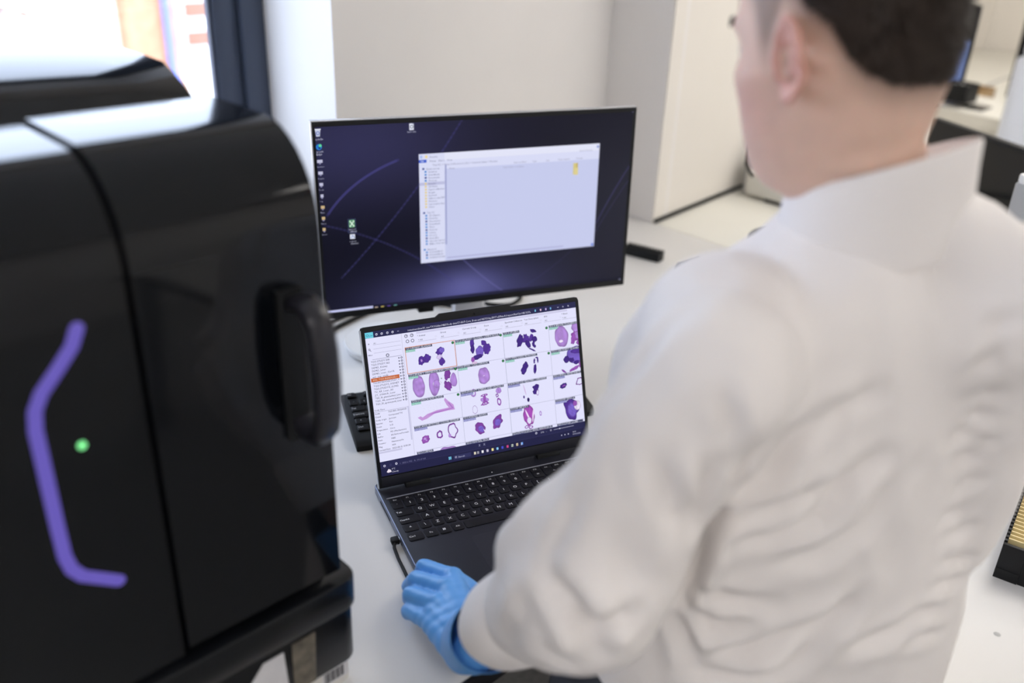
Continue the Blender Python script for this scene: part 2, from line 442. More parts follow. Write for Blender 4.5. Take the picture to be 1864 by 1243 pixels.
# ------------------------------------------------------------------ slide scanner (front left)
sc_ = thing('slide_scanner', 'large glossy black slide scanner with purple light strip and hinged front door', 'scanner', gd(-.36, -.5), ROT)
def lo(g, d, z): return Vector((g + .36, -(d + .5), z))
def mloc(mb): return mb.move((.36, -.5, 0))           # room axes (g, -d) to the scanner's own axes
mloc(MB().vbox(-.605, -.066, .092, 1.04, 0, .038, .012)).build('foot_plate', M['offwhite'], sc_)
mloc(MB().vbox(-.615, -.061, .083, 1.05, .038, .112, .018, 5, .003)).build('lower_base', M['shell'], sc_)
mloc(MB().vbox(-.62, -.058, .078, 1.055, .116, .158, .02, 5, .004)).build('plinth', M['shell'], sc_)
def front_profile(off, z0):
    """front line of the hood from bottom to the back of its ledge, as (y, z)"""
    P = [(.083 + off, z0), (.0825 + off, .45), (.083 + off, .555)]
    for k in range(1, 10):
        a = math.radians(10 * k); P.append((.164 - (.081 - off) * math.cos(a), .555 + (.091 - off) * math.sin(a)))
    P.append((.262, .646 - off)); return P
core = front_profile(.020, .158)
core += [(.300, .650), (.345, .668), (.60, .670), (1.03, .668), (1.05, .655), (1.05, .158)]
mloc(MB().prism(core, -.612, -.086, .003, 'x')).build('body', M['gloss'], sc_, True, 25)
def shell_strip(z0, off, th, g0, g1):
    o = front_profile(off, z0); i = front_profile(off + th, z0); i[-1] = (.262, .646 - off - th)
    return mloc(MB().prism(o + i[::-1], g0, g1, 0, 'x'))
dr = shell_strip(.174, 0, .016, -.252, -.080).build('door', M['gloss'], sc_, True, 25)
shell_strip(.160, .004, .015, -.612, -.256).build('front_panel', M['gloss'], sc_, True, 25)
# loop handle on the door
pth = [(.080, .497), (.064, .503), (.048, .500), (.039, .488), (.034, .465), (.032, .435), (.034, .405), (.039, .383), (.048, .371), (.064, .370), (.080, .377)]
rings = []
for k, (y, z) in enumerate(pth):
    a = Vector(pth[min(k + 1, len(pth) - 1)]) - Vector(pth[max(k - 1, 0)]); a.normalize(); nrm = Vector((-a.y, a.x))
    ring = []
    for j in range(12):
        t = 2 * math.pi * j / 12; ct, st = math.cos(t), math.sin(t)
        px = math.copysign(abs(ct) ** .6, ct) * .0125; pn = math.copysign(abs(st) ** .6, st) * .0075
        ring.append(Vector((-.1135 + px, y + nrm.x * pn, z + nrm.y * pn)))
    rings.append(ring)
M['handle'] = mat('handle_plastic', (.012, .012, .018), .32, spec=.5)
hd = mloc(MB().loft(rings)).build('handle', M['handle'], sc_, True, 60)
mloc(MB().vbox(-.131, -.105, .076, .083, .360, .512, .003)).build('handle_plate', M['matte'], hd)
# light strip and status lamp on the fixed front panel
led = [(-.297, .525), (-.303, .512), (-.316, .497), (-.331, .481), (-.338, .468), (-.3405, .452), (-.3405, .42), (-.3405, .36), (-.3400, .330), (-.337, .315), (-.330, .304), (-.320, .2965), (-.302, .283)]
mloc(MB().tube([(g, .0866, z) for g, z in led], .0058, 10, .28, up=(0, 1, 0), round_ends=True)).build('light_strip', M['purple'], sc_)
mloc(MB().tube([(-.310, .088, .426), (-.310, .0855, .426)], .0034, 16)).build('status_lamp', M['green'], sc_)
# stickers on the lower base
def on_base(pts, name, mt, y=.0825):
    return mloc(MB().prism(pts, y - .0006, y + .001, 0, 'y')).build(name, mt, sc_, False)
on_base([(-.235, .042), (-.153, .042), (-.156, .104), (-.180, .104)], 'label', M['paper'])
on_base([(-.147, .04), (-.120, .04), (-.117, .108), (-.146, .108)], 'tape', M['tape'])
on_base([(-.107, .010), (-.072, .010), (-.072, .032), (-.107, .032)], 'label', M['paper'], .0922)
bc = MB()
for k in range(12): bc.box(-.104 + .0022 * k, -.104 + .0022 * k + (.0014 if k % 3 else .0008), .0912, .0918, .013, .028)
tag(mloc(bc).build('barcode', M['ink'], sc_, False), 'black printed bars on a white sticker')

# ------------------------------------------------------------------ desktop monitor
MW, MH, MZ, MT = .612, .358, .1172, .0385
mon = thing('monitor', 'wide black desktop monitor with dark blue desktop and open file window', 'monitor', (-.0604, 1.6309, Z0), .3748)
st, ct = math.sin(MT), math.cos(MT)
def tilt(mb):
    for v in mb.bm.verts:
        x, y, z = v.co; v.co = (x, z * st + y * ct, MZ + z * ct - y * st)
    return mb
b = MB().box(-.306, .306, .0, .012, 0, MH, .0025); b.box(-.24, .24, .010, .040, .03, .30, .012)
hs = tilt(b).build('housing', M['black'], mon)
b = MB(); b.box(-.3068, -.3045, -.001, .012, .002, MH + .001, .0008); b.box(-.3068, .31 - .004, .0012, .0125, MH - .0006, MH + .002, .0008)
tilt(b).build('rim', M['silver'], mon)
b = MB().box(-.026, .004, .004, .02, -.010, .001, .002); b.move((-.10, 0, 0)); tilt(b).build('control_nub', M['black'], mon)
b = MB().vbox(-.034, .034, .075, .10, .008, .30, .010); b.box(-.045, .045, .03, .085, .20, .29, .006); b.build('stand_neck', M['silver'], mon)
b = MB().vbox(-.078, .10, -.01, .17, 0, .008, .03, 6, .002); b.build('stand_base', M['silver'], mon)

W_, H_ = 1700, 994
c = Canvas(W_, H_, (28, 28, 50))
yy, xx = np.mgrid[0:H_, 0:W_]; uu = xx / W_; vv = yy / H_
def gl(cu, cv, su, sv): return np.exp(-((uu - cu) / su) ** 2 - ((vv - cv) / sv) ** 2)[..., None]
base = np.array((15, 15, 27)) / 255 + np.zeros((H_, W_, 3))
base += gl(.12, .12, .40, .34) * np.array((30, 29, 52)) / 255
base += gl(.42, .95, .30, .20) * np.array((58, 58, 98)) / 255 + gl(.45, .88, .10, .10) * np.array((26, 26, 38)) / 255
base += gl(1.0, .55, .30, .6) * np.array((22, 22, 22)) / 255
base *= 1 - .16 * ((yy % 9) < 3)[..., None] * np.clip(gl(.15, .72, .4, .35) * 1.4, 0, 1)
c.a[:] = base
def curve(pts, col, t, al):
    P = np.array(pts, float); n = 40
    for k in range(n):
        t0, t1 = k / n, (k + 1) / n
        f = lambda s: ((1 - s) ** 2 * P[0] + 2 * s * (1 - s) * P[1] + s * s * P[2]) * (W_, H_)
        a, b2 = f(t0), f(t1); c.line(a[0], a[1], b2[0], b2[1], col, t, al)
curve([(.03, .45), (.10, .28), (.24, .20)], (78, 74, 150), 14, .28)
curve([(.06, .78), (.28, .42), (.44, 0)], (70, 68, 135), 11, .26)
curve([(.02, .50), (.25, .62), (.40, .86)], (62, 60, 120), 12, .24)
curve([(.42, .72), (.55, .95), (.62, 1.0)], (110, 108, 170), 8, .3)
curve([(.88, .62), (.93, .45), (.99, .30)], (70, 68, 120), 9, .3)
curve([(.86, .72), (.93, .52), (.99, .38)], (70, 68, 120), 6, .25)
curve([(.55, 1.0), (.72, .90), (.86, .66)], (66, 64, 110), 6, .22)
def U(u): return u * W_
def V(v): return v * H_
# file window
x0, y0, x1, y1 = U(.302), V(.178), U(.878), V(.745)
c.rect(x0, y0, x1, y1, (198, 203, 236)); c.rect(x0, y0, x1, y0 + V(.036), (226, 228, 247)); c.rect(x0, y0 + V(.036), x1, y0 + V(.082), (216, 219, 245))
c.rect(x0, y0, U(.379), y1, (216, 219, 244)); c.rect(x0, y0 + V(.029), x0 + U(.023), y0 + V(.044), (60, 90, 200)); c.text(x0 + 8, y0 + V(.041), 'File', 13, (235, 240, 255))
for k, tx in enumerate(('Home', 'Share', 'View')): c.text(x0 + U(.032 + .026 * k), y0 + V(.042), tx, 13, (120, 122, 150))
c.rect(x0 + 6, y0 + 8, x0 + 18, y0 + 22, (170, 190, 235)); c.rect(x0 + 32, y0 + 8, x0 + 44, y0 + 22, (235, 215, 150)); c.text(x0 + 54, y0 + 21, 'Results', 13, (130, 132, 160))
c.text(x0 + U(.04), y0 + V(.063), 'This PC > Data (\\\\fileserver) (D:) > Scanned slides > Results', 13, (120, 122, 150))
c.text(U(.392), V(.262), 'Name', 12, (140, 142, 170)); c.text(U(.56), V(.276), 'This folder is empty.', 13, (150, 152, 180))
for k, (u, tx) in enumerate(((.595, 'Date modified'), (.655, 'Type'), (.70, 'Size'), (.74, 'Date created'), (.80, 'Preview'))): c.text(U(u), V(.254), tx, 11, (140, 142, 170))
c.text(U(.81), V(.215), 'Search Results', 12, (150, 152, 180)); c.rect(U(.869), V(.19), U(.876), V(.20), (110, 130, 200))
c.rect(U(.380), V(.238), U(.3845), V(.655), (158, 162, 205)); c.rect(U(.385), V(.725), U(.77), V(.731), (170, 172, 212)); c.rect(U(.868), V(.728), U(.876), V(.741), (90, 120, 210))
names_ = ['Quick access', 'Desktop', 'Downloads', 'Documents', 'Pictures', 'Results', '3D Histo', 'Export calibration', 'Images', 'Scanned', 'Calibration data 2024', 'Projects', 'Last session data', 'Video', '', 'This PC', '3D Objects', 'Desktop', 'Documents', 'Downloads', 'Music', 'Pictures', 'Videos', 'OS (C:)', 'Data (D:)', 'Raw scans (\\\\server)', 'Slides (\\\\server)', '', 'Network', 'SCANNER-01', 'SCANNER-02', 'WORKSTATION']
for k, n_ in enumerate(names_):
    y = V(.258 + .0150 * k); ind = 0 if k in (0, 15, 28) else U(.006)
    if k == 5: c.rect(x0, y - 11, U(.379), y + 4, (188, 190, 222))
    if not n_: continue
    ic = (228, 205, 130) if 5 <= k < 14 else ((60, 130, 205) if k % 3 else (40, 60, 140))
    c.rect(U(.312) + ind, y - 9, U(.312) + ind + 10, y, ic); c.text(U(.323) + ind, y, n_, 12, (105, 108, 140), width=U(.055) - ind)
c.rect(U(.792), V(.275), U(.806), V(.335), (212, 198, 130)); c.rect(U(.796), V(.30), U(.809), V(.338), (220, 206, 145)); c.rect(U(.803), V(.275), U(.807), V(.30), (190, 165, 80))
# desktop icons
c.poly([(U(.010), V(.034)), (U(.025), V(.034)), (U(.0225), V(.066)), (U(.0125), V(.066))], (195, 200, 220)); c.rect(U(.0085), V(.030), U(.0265), V(.035), (225, 228, 240)); c.ring(U(.0175), V(.05), 7, 3, (90, 110, 190))
c.text(U(.0045), V(.083), 'Recycle Bin', 13, (220, 222, 240), width=U(.026))
c.blob(U(.018), V(.115), 15, 15, 0, (40, 130, 215), rough=0, c2=(25, 90, 190)); c.blob(U(.0215), V(.109), 8, 9, 20, (95, 215, 160), rough=0); c.blob(U(.020), V(.120), 6, 5, 0, (30, 45, 110), rough=0)
c.text(U(.006), V(.142), 'Microsoft', 13, (220, 222, 240), width=U(.024)); c.text(U(.010), V(.154), 'Edge', 13, (220, 222, 240))
for k in range(7):
    y = V(.185 + .056 * k); w = [26, 22, 18, 14, 18, 16, 15][k]
    c.rect(U(.018) - w / 2, y - 9, U(.018) + w / 2, y + 6, (190, 190, 215) if k < 4 else (200, 175, 130)); c.rect(U(.018) - 4, y + 7, U(.018) + 4, y + 12, (150, 150, 190)); c.text(U(.018) - 14, y + 28, ['Scanner', 'Images', 'Tools', 'Log', 'Maps', 'Guide', 'Notes'][k], 10, (190, 192, 215))
c.rect(U(.276), V(.026), U(.289), V(.058), (225, 228, 242)); c.ring(U(.2825), V(.042), 7, 3, (110, 115, 130)); c.poly([(U(.284), V(.026)), (U(.289), V(.026)), (U(.289), V(.034))], (150, 155, 180)); c.text(U(.270), V(.070), 'Report - edited', 12, (215, 217, 235), width=U(.026))
c.frame(U(.087), V(.478), U(.110), V(.550), (70, 84, 120), 2); c.rect(U(.0905), V(.484), U(.1065), V(.520), (140, 205, 160)); c.rect(U(.0925), V(.488), U(.1045), V(.516), (35, 85, 60))
c.line(U(.0935), V(.490), U(.1035), V(.514), (215, 240, 220), 6); c.line(U(.1035), V(.490), U(.0935), V(.514), (215, 240, 220), 6)
c.text(U(.088), V(.534), 'Report_list', 12, (215, 217, 235), width=U(.021)); c.text(U(.092), V(.546), 'edited', 12, (215, 217, 235))
c.rect(U(.091), V(.556), U(.106), V(.580), (222, 226, 240)); c.line(U(.094), V(.575), U(.099), V(.562), (120, 140, 190), 3); c.line(U(.099), V(.562), U(.104), V(.575), (120, 140, 190), 3)
c.text(U(.088), V(.596), 'test-protocol', 12, (215, 217, 235), width=U(.021)); c.text(U(.092), V(.608), 'channel', 12, (215, 217, 235))
# taskbar
c.rect(0, V(.945), W_, H_, (22, 22, 40), .75); c.rect(0, V(.948), U(.012), V(.985), (200, 205, 240)); c.rect(U(.012), V(.950), U(.150), V(.990), (196, 200, 238)); c.text(U(.03), V(.977), 'Type here to search', 13, (120, 124, 165))
for u, cl in ((.160, (210, 190, 170)), (.179, (225, 205, 110)), (.199, (105, 80, 170)), (.219, (80, 165, 160))): c.rect(U(u) - 8, V(.958), U(u) + 8, V(.980), cl)
c.line(U(.219) - 5, V(.961), U(.219) + 5, V(.977), (230, 245, 240), 3); c.line(U(.219) + 5, V(.961), U(.219) - 5, V(.977), (230, 245, 240), 3)
c.text(U(.905), V(.978), '^ o m ) ENG', 12, (150, 152, 185)); c.text(U(.952), V(.970), '14:05', 11, (160, 162, 190)); c.rect(U(.978), V(.958), U(.984), V(.975), (165, 168, 205)); c.disc(U(.985), V(.020), 5, (160, 160, 215))
mon_im = c.image('monitor_picture')
du0, du1, dv0, dv1 = .010, .986, .022, .962
def mp(u, v): 
    z = MH * (1 - v); y = -.0012; return Vector((-.306 + MW * u, z * st + y * ct, MZ + z * ct - y * st))
o_ = mp(du0, dv0)
me = screen_mesh('screen', o_, mp(du1, dv0) - o_, mp(du0, dv1) - o_)
for k, (a, b_) in enumerate(((du0, 1 - dv1), (du1, 1 - dv1), (du1, 1 - dv0), (du0, 1 - dv0))): me.uv_layers[0].data[k].uv = (a, b_)
link('screen', me, screen_mat('monitor_screen', mon_im, 1.0, .35, .12), mon)

# ------------------------------------------------------------------ laptop
KP = .019
LX0, LW, LYB, LYF = -.0075, .361, .066, -.204
lap = thing('laptop', 'open dark laptop showing a grid of purple stained tissue slides', 'laptop', (-.1676, 1.099, Z0), .4265)
b = MB().vbox(LX0, LX0 + LW, LYF, LYB, .003, .0165, .006, 4, .0015); b.build('base', M['bluegrey'], lap)
MB().vbox(LX0 + .0015, LX0 + LW - .0015, LYF + .0015, LYB - .0015, .0164, .0182, .006, 4, .0006).build('deck', M['deck'], lap)
for x in (.03, .32):
    for y in (.04, -.18): MB().vbox(x - .02, x + .02, y - .005, y + .005, 0, .0032, .003).build('foot', M['matte'], lap)
MB().box(-.001, .345, .0195, .0215, .0180, .0189).build('speaker_bar', M['silver'], lap)
MB().vbox(.085, .235, -.195, -.105, .0180, .01835, .006).build('touchpad', M['deck'], lap)
MB().lathe([(.0045, 0), (.0042, .0004), (.0012, .0005)], 16, (.172, .030, .0181)).build('power_button', M['deck'], lap)
MB().lathe([(.0011, 0), (.0010, .0003)], 10, (.172, .030, .0186)).build('power_lamp', M['legend'], lap)
MB().box(LX0 - .0004, LX0 + .001, -.02, .030, .0075, .0105).build('port', M['matte'], lap)
MB().box(LX0 - .0004, LX0 + .001, -.078, -.066, .0065, .0105).build('port', M['matte'], lap)
LT, LL, LHY = .319, .247, .043
sl, cl_ = math.sin(LT), math.cos(LT)
def lidv(mb):
    for v in mb.bm.verts:
        x, y, z = v.co; v.co = (x, LHY + z * sl + y * cl_, .020 + z * cl_ - y * sl)
    return mb
pts = [(-.006, .002), (.352, .002), (.352, LL - .006), (.350, LL - .001), (.346, LL), (.235, LL), (.228, LL + .0045), (.118, LL + .0045), (.111, LL), (0, LL), (-.004, LL - .001), (-.006, LL - .006)]
lid = lidv(MB().prism(pts, 0, .0055, .001, 'y')).build('lid', M['black'], lap)
lidv(MB().box(-.0062, -.0048, -.0004, .006, .002, LL - .004)).build('lid_edge', M['silver'], lid)
lidv(MB().tube([(.173, -.0006, LL - .003), (.173, .001, LL - .003)], .0014, 12)).build('webcam', M['gloss'], lid)
for x in (.055, .275):
    lidv(MB().box(x - .020, x + .020, -.004, .010, -.006, .004, .0015)).build('hinge', M['matte'], lap)
lidv(MB().box(.0, .346, -.0008, .001, .004, .0185, .0003)).build('lower_bezel', M['deck'], lid)

SW, SV0, SH = .345, .025, .215
W_ = 2048; K_ = W_ / SW * SH; VM = 1.022; H_ = int(K_ * VM)
c = Canvas(W_, H_, (226, 226, 252))
def U(u): return u * W_
def V(v): return v * K_
NAVY = (40, 40, 78)
c.rect(0, 0, W_, V(.044), NAVY); c.rect(0, V(.004), U(.036), V(.043), (110, 205, 225)); c.ring(U(.010), V(.024), 9, 3, (30, 90, 120)); c.text(U(.017), V(.032), 'List', 22, (30, 90, 120))
for k, u in enumerate((.050, .073, .098, .121)): c.ring(U(u), V(.024), 8, 4, (225, 225, 245)); c.rect(U(u) - 3, V(.018), U(u) + 10, V(.022), (225, 225, 245))
c.rect(U(.142), V(.022), U(.150), V(.025), (200, 200, 230))
c.text(U(.188), V(.034), 'instudioarchive/01_tox/TX11/slides/H&E/Study data/ST-RAT-Core_Brain and HISTO/day28/ST-all/Rat-A1/report/Rat/Ctrl/HE/1123%.', 25, (235, 235, 250), width=U(.585))
for u, col in ((.795, (120, 190, 220)), (.822, (225, 190, 215)), (.848, (190, 170, 225)), (.872, (110, 170, 215))): c.rect(U(u) - 7, V(.016), U(u) + 7, V(.031), col)
c.rect(U(.906), V(.022), U(.914), V(.025), (220, 220, 240)); c.ring(U(.935), V(.024), 5, 3, (220, 220, 240)); c.line(U(.962) - 6, V(.018), U(.962) + 6, V(.029), (220, 220, 240), 3); c.line(U(.962) + 6, V(.018), U(.962) - 6, V(.029), (220, 220, 240), 3)
# filter row
c.rect(U(.225), V(.048), U(.955), V(.062), (205, 203, 232))
BK = (52, 52, 72)
for k, (u, a, b2) in enumerate(((.228, '* Animal', '* All'), (.333, 'Group', 'All'), (.437, 'Current Group', 'All'), (.540, 'Dose', 'All'), (.640, 'Specimen Collection', 'All'), (.735, 'Test Description', 'All'), (.835, 'SEX', 'All'), (.925, '* Block', '* All'))):
    c.text(U(u), V(.083), a, 20, BK); c.text(U(u) + 6, V(.112), b2, 20, BK); c.rect(U(u), V(.117), U(u + .085), V(.119), (180, 178, 205)); c.frame(U(u + .08), V(.094), U(u + .088), V(.104), (205, 203, 228), 2)
for (u, v) in ((.178, .066), (.204, .066), (.182, .104), (.205, .104)):
    c.ring(U(u), V(v), 13, 4, BK)
    c.rect(U(u) - 3, V(v) - 4, U(u) + 8, V(v) + 1, BK if v < .1 else (226, 226, 252))
# side panel
c.rect(U(.157), V(.044), U(.1585), V(.916), (190, 188, 212))
for v in (.075, .104, .133): c.rect(U(.03), V(v) + 22, U(.152), V(v) + 24, (150, 148, 175))
c.text(U(.033), V(.088), 'All', 18, BK); c.text(U(.008), V(.091), '+', 26, BK); c.ring(U(.012), V(.122), 7, 3, BK); c.line(U(.014), V(.127), U(.019), V(.135), BK, 3)
c.text(U(.004), V(.166), 'Filter', 18, BK); c.ring(U(.088), V(.178), 12, 5, BK); c.rect(U(.02), V(.193), U(.150), V(.195), (130, 128, 155))
rows = ['TGO.STUDY.508', 'TGO.STUDY.562', 'DEMO_Kidney', 'DEMO_Liver', 'DEMO_Liver_Ctrl R', 'ext_img_study', 'IMG_TGO-INHOUSE-1', 'TGO.RAT.INHOUSE.STUDY_M', 'TGO.STUDY5_KIDNEY', 'TGO.STUDY15_LUNG', 'TV_RP_Liver_All', 'ZY_1115661A_Liver', 'TGO_30_phenobarbital_Liver', 'TGO_146_acetone/quition', 'TGO_50_aprinocyanid_Liver']
for k, tx in enumerate(rows):
    v = .215 + .0212 * k
    if k == 6: c.rect(U(.004), V(v - .0195), U(.130), V(v + .007), (196, 104, 62))
    c.text(U(.012), V(v), tx, 22, (240, 215, 200) if k == 6 else BK, width=U(.116))
    c.ring(U(.148), V(v - .006), 7, 4, BK); c.ring(U(.136), V(v - .006), 4, 4, BK)
props = [('Study Date', ''), ('Study', 'TGO BIO 1101GANZI'), ('Cmpd', 'Compound TX'), ('Study origin', 'Jackson'), ('Species', 'Rat'), ('Strain', 'S-D'), ('Preparation', 'Core'), ('Lab', 'PD (Mechanistic)'), ('Buffer', '10% Buffered Formalin'), ('Stain', 'H&E'), ('Counter', 'Hematoxylin'), ('Mag', '40X'), ('Scanned Date', '2023-05-12 13:00:28')]
for k, (a, b2) in enumerate(props):
    v = .553 + .0238 * k
    c.text(U(.003), V(v), a, 19, BK, width=U(.05)); c.text(U(.062), V(v), b2, 20, BK, width=U(.082))
    if k == 0: c.rect(U(.0), V(v + .007), U(.15), V(v + .009), (130, 128, 155))
c.rect(U(.150), V(.556), U(.1555), V(.80), (196, 196, 226)); c.rect(U(.0), V(.845), U(.105), V(.857), (200, 199, 228))
# thumbnails
GU = [.1665, .396, .625, .8535, 1.082]; GV = [.145, .335, .522, .709, .895, 1.08]
for u in GU[1:4]: c.rect(U(u) - 1.5, V(.145), U(u) + 1.5, V(.916), (172, 174, 200))
for v in GV[1:5]: c.rect(U(.1665), V(v) - 1.5, W_, V(v) + 1.5, (172, 174, 200))
D1, D2, D3 = (84, 52, 150), (66, 40, 128), (120, 96, 196); L1, L2 = (176, 136, 214), (190, 152, 222); P1, P2 = (150, 84, 178), (128, 66, 160)
cells = {
 (0, 0): [(.30, .57, .068, .17, 10, D1, 0), (.41, .52, .075, .16, 20, D1, 0), (.30, .57, .02, .06, 0, L1, 0), (.68, .33, .085, .13, -30, D1, 0), (.72, .30, .06, .10, -10, D3, 0), (.66, .55, .06, .10, 0, (205, 190, 232), 0), (.70, .73, .06, .15, 0, D1, 0)],
 (1, 0): [(.345, .22, .045, .2, 5, D1, 0), (.345, .45, .045, .16, 0, D2, 0), (.49, .58, .085, .22, 0, D3, 0), (.585, .28, .06, .10, 20, D1, 0), (.64, .52, .085, .20, 15, D1, 0), (.43, .78, .12, .09, -10, D2, 0), (.33, .85, .04, .1, 0, P1, 0), (.36, .98, .06, .05, 0, (215, 190, 225), 0)],
 (2, 0): [(.355, .42, .065, .26, 22, D2, 0), (.49, .40, .07, .20, -5, D1, 0), (.52, .60, .05, .17, -25, D2, 0), (.60, .38, .055, .14, 20, D1, 0), (.67, .45, .06, .12, 30, D2, 0), (.64, .62, .03, .12, 10, D2, 0), (.655, .12, .07, .07, 25, D2, 0), (.60, .84, .10, .03, 30, D2, 0), (.66, .72, .03, .07, 0, D2, 0)],
 (3, 0): [(.27, .52, .155, .42, -4, L1, 0), (.25, .42, .05, .16, 0, L2, .25), (.25, .70, .05, .06, 0, (236, 226, 248), 0), (.66, .27, .16, .24, 30, L1, 0), (.64, .58, .14, .2, 0, P1, 0), (.64, .55, .10, .13, 0, L1, 0), (.53, .66, .05, .26, 15, P1, 0), (.70, .86, .11, .13, 0, P1, 0)],
 (0, 1): [(.19, .52, .125, .42, -5, L1, 0), (.15, .45, .05, .2, 0, L2, .2), (.50, .50, .115, .46, 0, L1, 0), (.56, .52, .09, .10, 0, (226, 224, 250), 0), (.55, .53, .065, .16, 0, L1, 0), (.78, .26, .065, .20, 20, P2, 0), (.895, .50, .07, .27, 0, L1, 0), (.77, .68, .065, .22, -25, P2, 0), (.655, .36, .012, .03, 0, (120, 150, 130), 0)],
 (1, 1): [(.525, .54, .125, .33, 0, L1, 0), (.525, .54, .03, .012, -15, (245, 240, 252), 0)],
 (2, 1): [(.40, .52, .065, .26, 25, D2, 0), (.625, .62, .035, .20, 8, D2, 0), (.625, .30, .02, .11, 8, D2, 0), (.70, .28, .018, .13, 0, D2, 0), (.68, .18, .03, .03, 0, D2, 0)],
 (3, 1): [(.58, .32, .24, .34, 0, D3, 0), (.66, .15, .20, .16, 0, D1, 0), (.88, .40, .12, .22, 0, D1, 0), (.34, .46, .07, .14, 0, D2, 0), (.45, .52, .06, .10, 0, D2, 0), (.56, .64, .07, .08, 0, D2, 0), (.66, .72, .05, .16, 15, P1, 0), (.50, .88, .12, .07, -20, P1, 0), (.26, .92, .07, .04, 40, P2, 0)],
 (0, 2): [],
 (1, 2): [(.27, .14, .055, .16, 10, L1, .5), (.49, .48, .09, .10, 10, L1, .0), (.49, .30, .08, .05, 0, P1, .6), (.49, .62, .08, .08, -10, P1, .6), (.49, .45, .03, .2, 0, P1, 0), (.80, .22, .06, .12, -30, L1, 0), (.76, .40, .03, .08, 20, P2, .6), (.79, .66, .045, .16, 0, P1, .5), (.27, .80, .058, .15, 0, P2, .12)],
 (2, 2): [(.61, .36, .075, .12, -30, D2, 0), (.575, .54, .045, .1, -20, D2, 0), (.635, .58, .03, .12, 10, P1, .3), (.42, .80, .028, .09, 0, (44, 28, 92), 0), (.33, .66, .018, .06, 0, D2, 0), (.36, .38, .012, .25, -12, (205, 180, 222), 0)],
 (3, 2): [(.22, .50, .085, .10, -20, D2, 0), (.23, .50, .05, .03, -20, P1, 0), (.60, .44, .085, .16, -10, P2, .28), (.95, .45, .07, .14, 0, P2, .3)],
 (0, 3): [(.21, .58, .085, .15, -10, P1, 0), (.20, .55, .03, .05, 0, L2, 0), (.225, .62, .02, .03, 0, L2, 0), (.50, .50, .06, .17, 0, P2, .45), (.77, .44, .10, .30, 0, P2, .22), (.70, .62, .03, .08, 0, L1, 0)],
 (1, 3): [(.34, .56, .10, .26, -35, P2, 0), (.36, .60, .06, .15, -35, D3, 0), (.43, .72, .012, .12, -25, (226, 226, 252), 0), (.715, .44, .105, .26, 35, P2, 0), (.72, .46, .07, .15, 35, D3, 0), (.63, .66, .015, .03, 0, P1, 0)],
 (2, 3): [(.40, .42, .125, .42, -3, (162, 76, 178), 0), (.38, .44, .02, .30, -20, (232, 214, 244), 0), (.49, .48, .02, .28, 8, (232, 214, 244), 0), (.40, .64, .05, .14, 0, (226, 222, 250), 0), (.33, .88, .05, .06, 0, P1, .5), (.42, .92, .05, .07, 0, P1, .5), (.66, .44, .028, .10, 0, L1, .6)],
 (3, 3): [(.36, .50, .16, .46, -10, D1, 0), (.37, .55, .10, .3, -10, D3, 0), (.50, .40, .08, .2, 0, (230, 220, 246), 0), (.45, .30, .05, .12, 0, P1, 0), (.92, .35, .14, .34, 20, L1, 0)],
 (0, 4): [], (1, 4): [], (2, 4): [(.38, .26, .07, .10, 0, (190, 90, 150), 0), (.70, .16, .07, .08, 0, (205, 140, 190), .6)], (3, 4): [],
}
heads = {(0, 0): ('123.1-URINARY BLADDER', .54), (1, 0): ('123.2-SALIVARY GLANDS, LYMPH NODE', .93), (2, 0): ('123.3-SPLEEN', .36), (3, 0): ('123.4-BRAIN FOREBRAIN', .85), (0, 1): ('123.5-BRAIN 2, HINDBRAIN AND CEREBRUM', 1.0), (1, 1): ('123.6-SPINAL CORD CERVICAL', .66), (2, 1): ('123.7-LYMPH NODES MEDIASTINAL', .70), (3, 1): ('123.2-SALIVARY GLAND TONGUE', .9),
         (0, 2): ('123.8-STOMACH NON GLAND', .66), (1, 2): ('123.9-OVIDUCT, UTERUS AND VAGINA F', .92), (2, 2): ('123.4-THYMUS AND MEDIASTINAL LYMPH NODE', .86), (3, 2): ('123.2-SMALL INTESTINE DUODENUM', .9), (0, 3): ('123.8-LARGE INTESTINE: COLON, JEJUNUM', .94), (1, 3): ('123.5-ADRENAL GLANDS', .52), (2, 3): ('123.1-HEART AND AORTA', .42), (3, 3): ('123.6-KIDNEY MEDULLA', .46),
         (0, 4): ('123.3-CORNEA', .34), (1, 4): ('123.2-VENTRAL SKIN', .5), (2, 4): ('123.6-EYE WITH OPTIC NERVE, HARDERIAN GL', .90), (3, 4): ('123.4-LIVER LOBE', .6)}
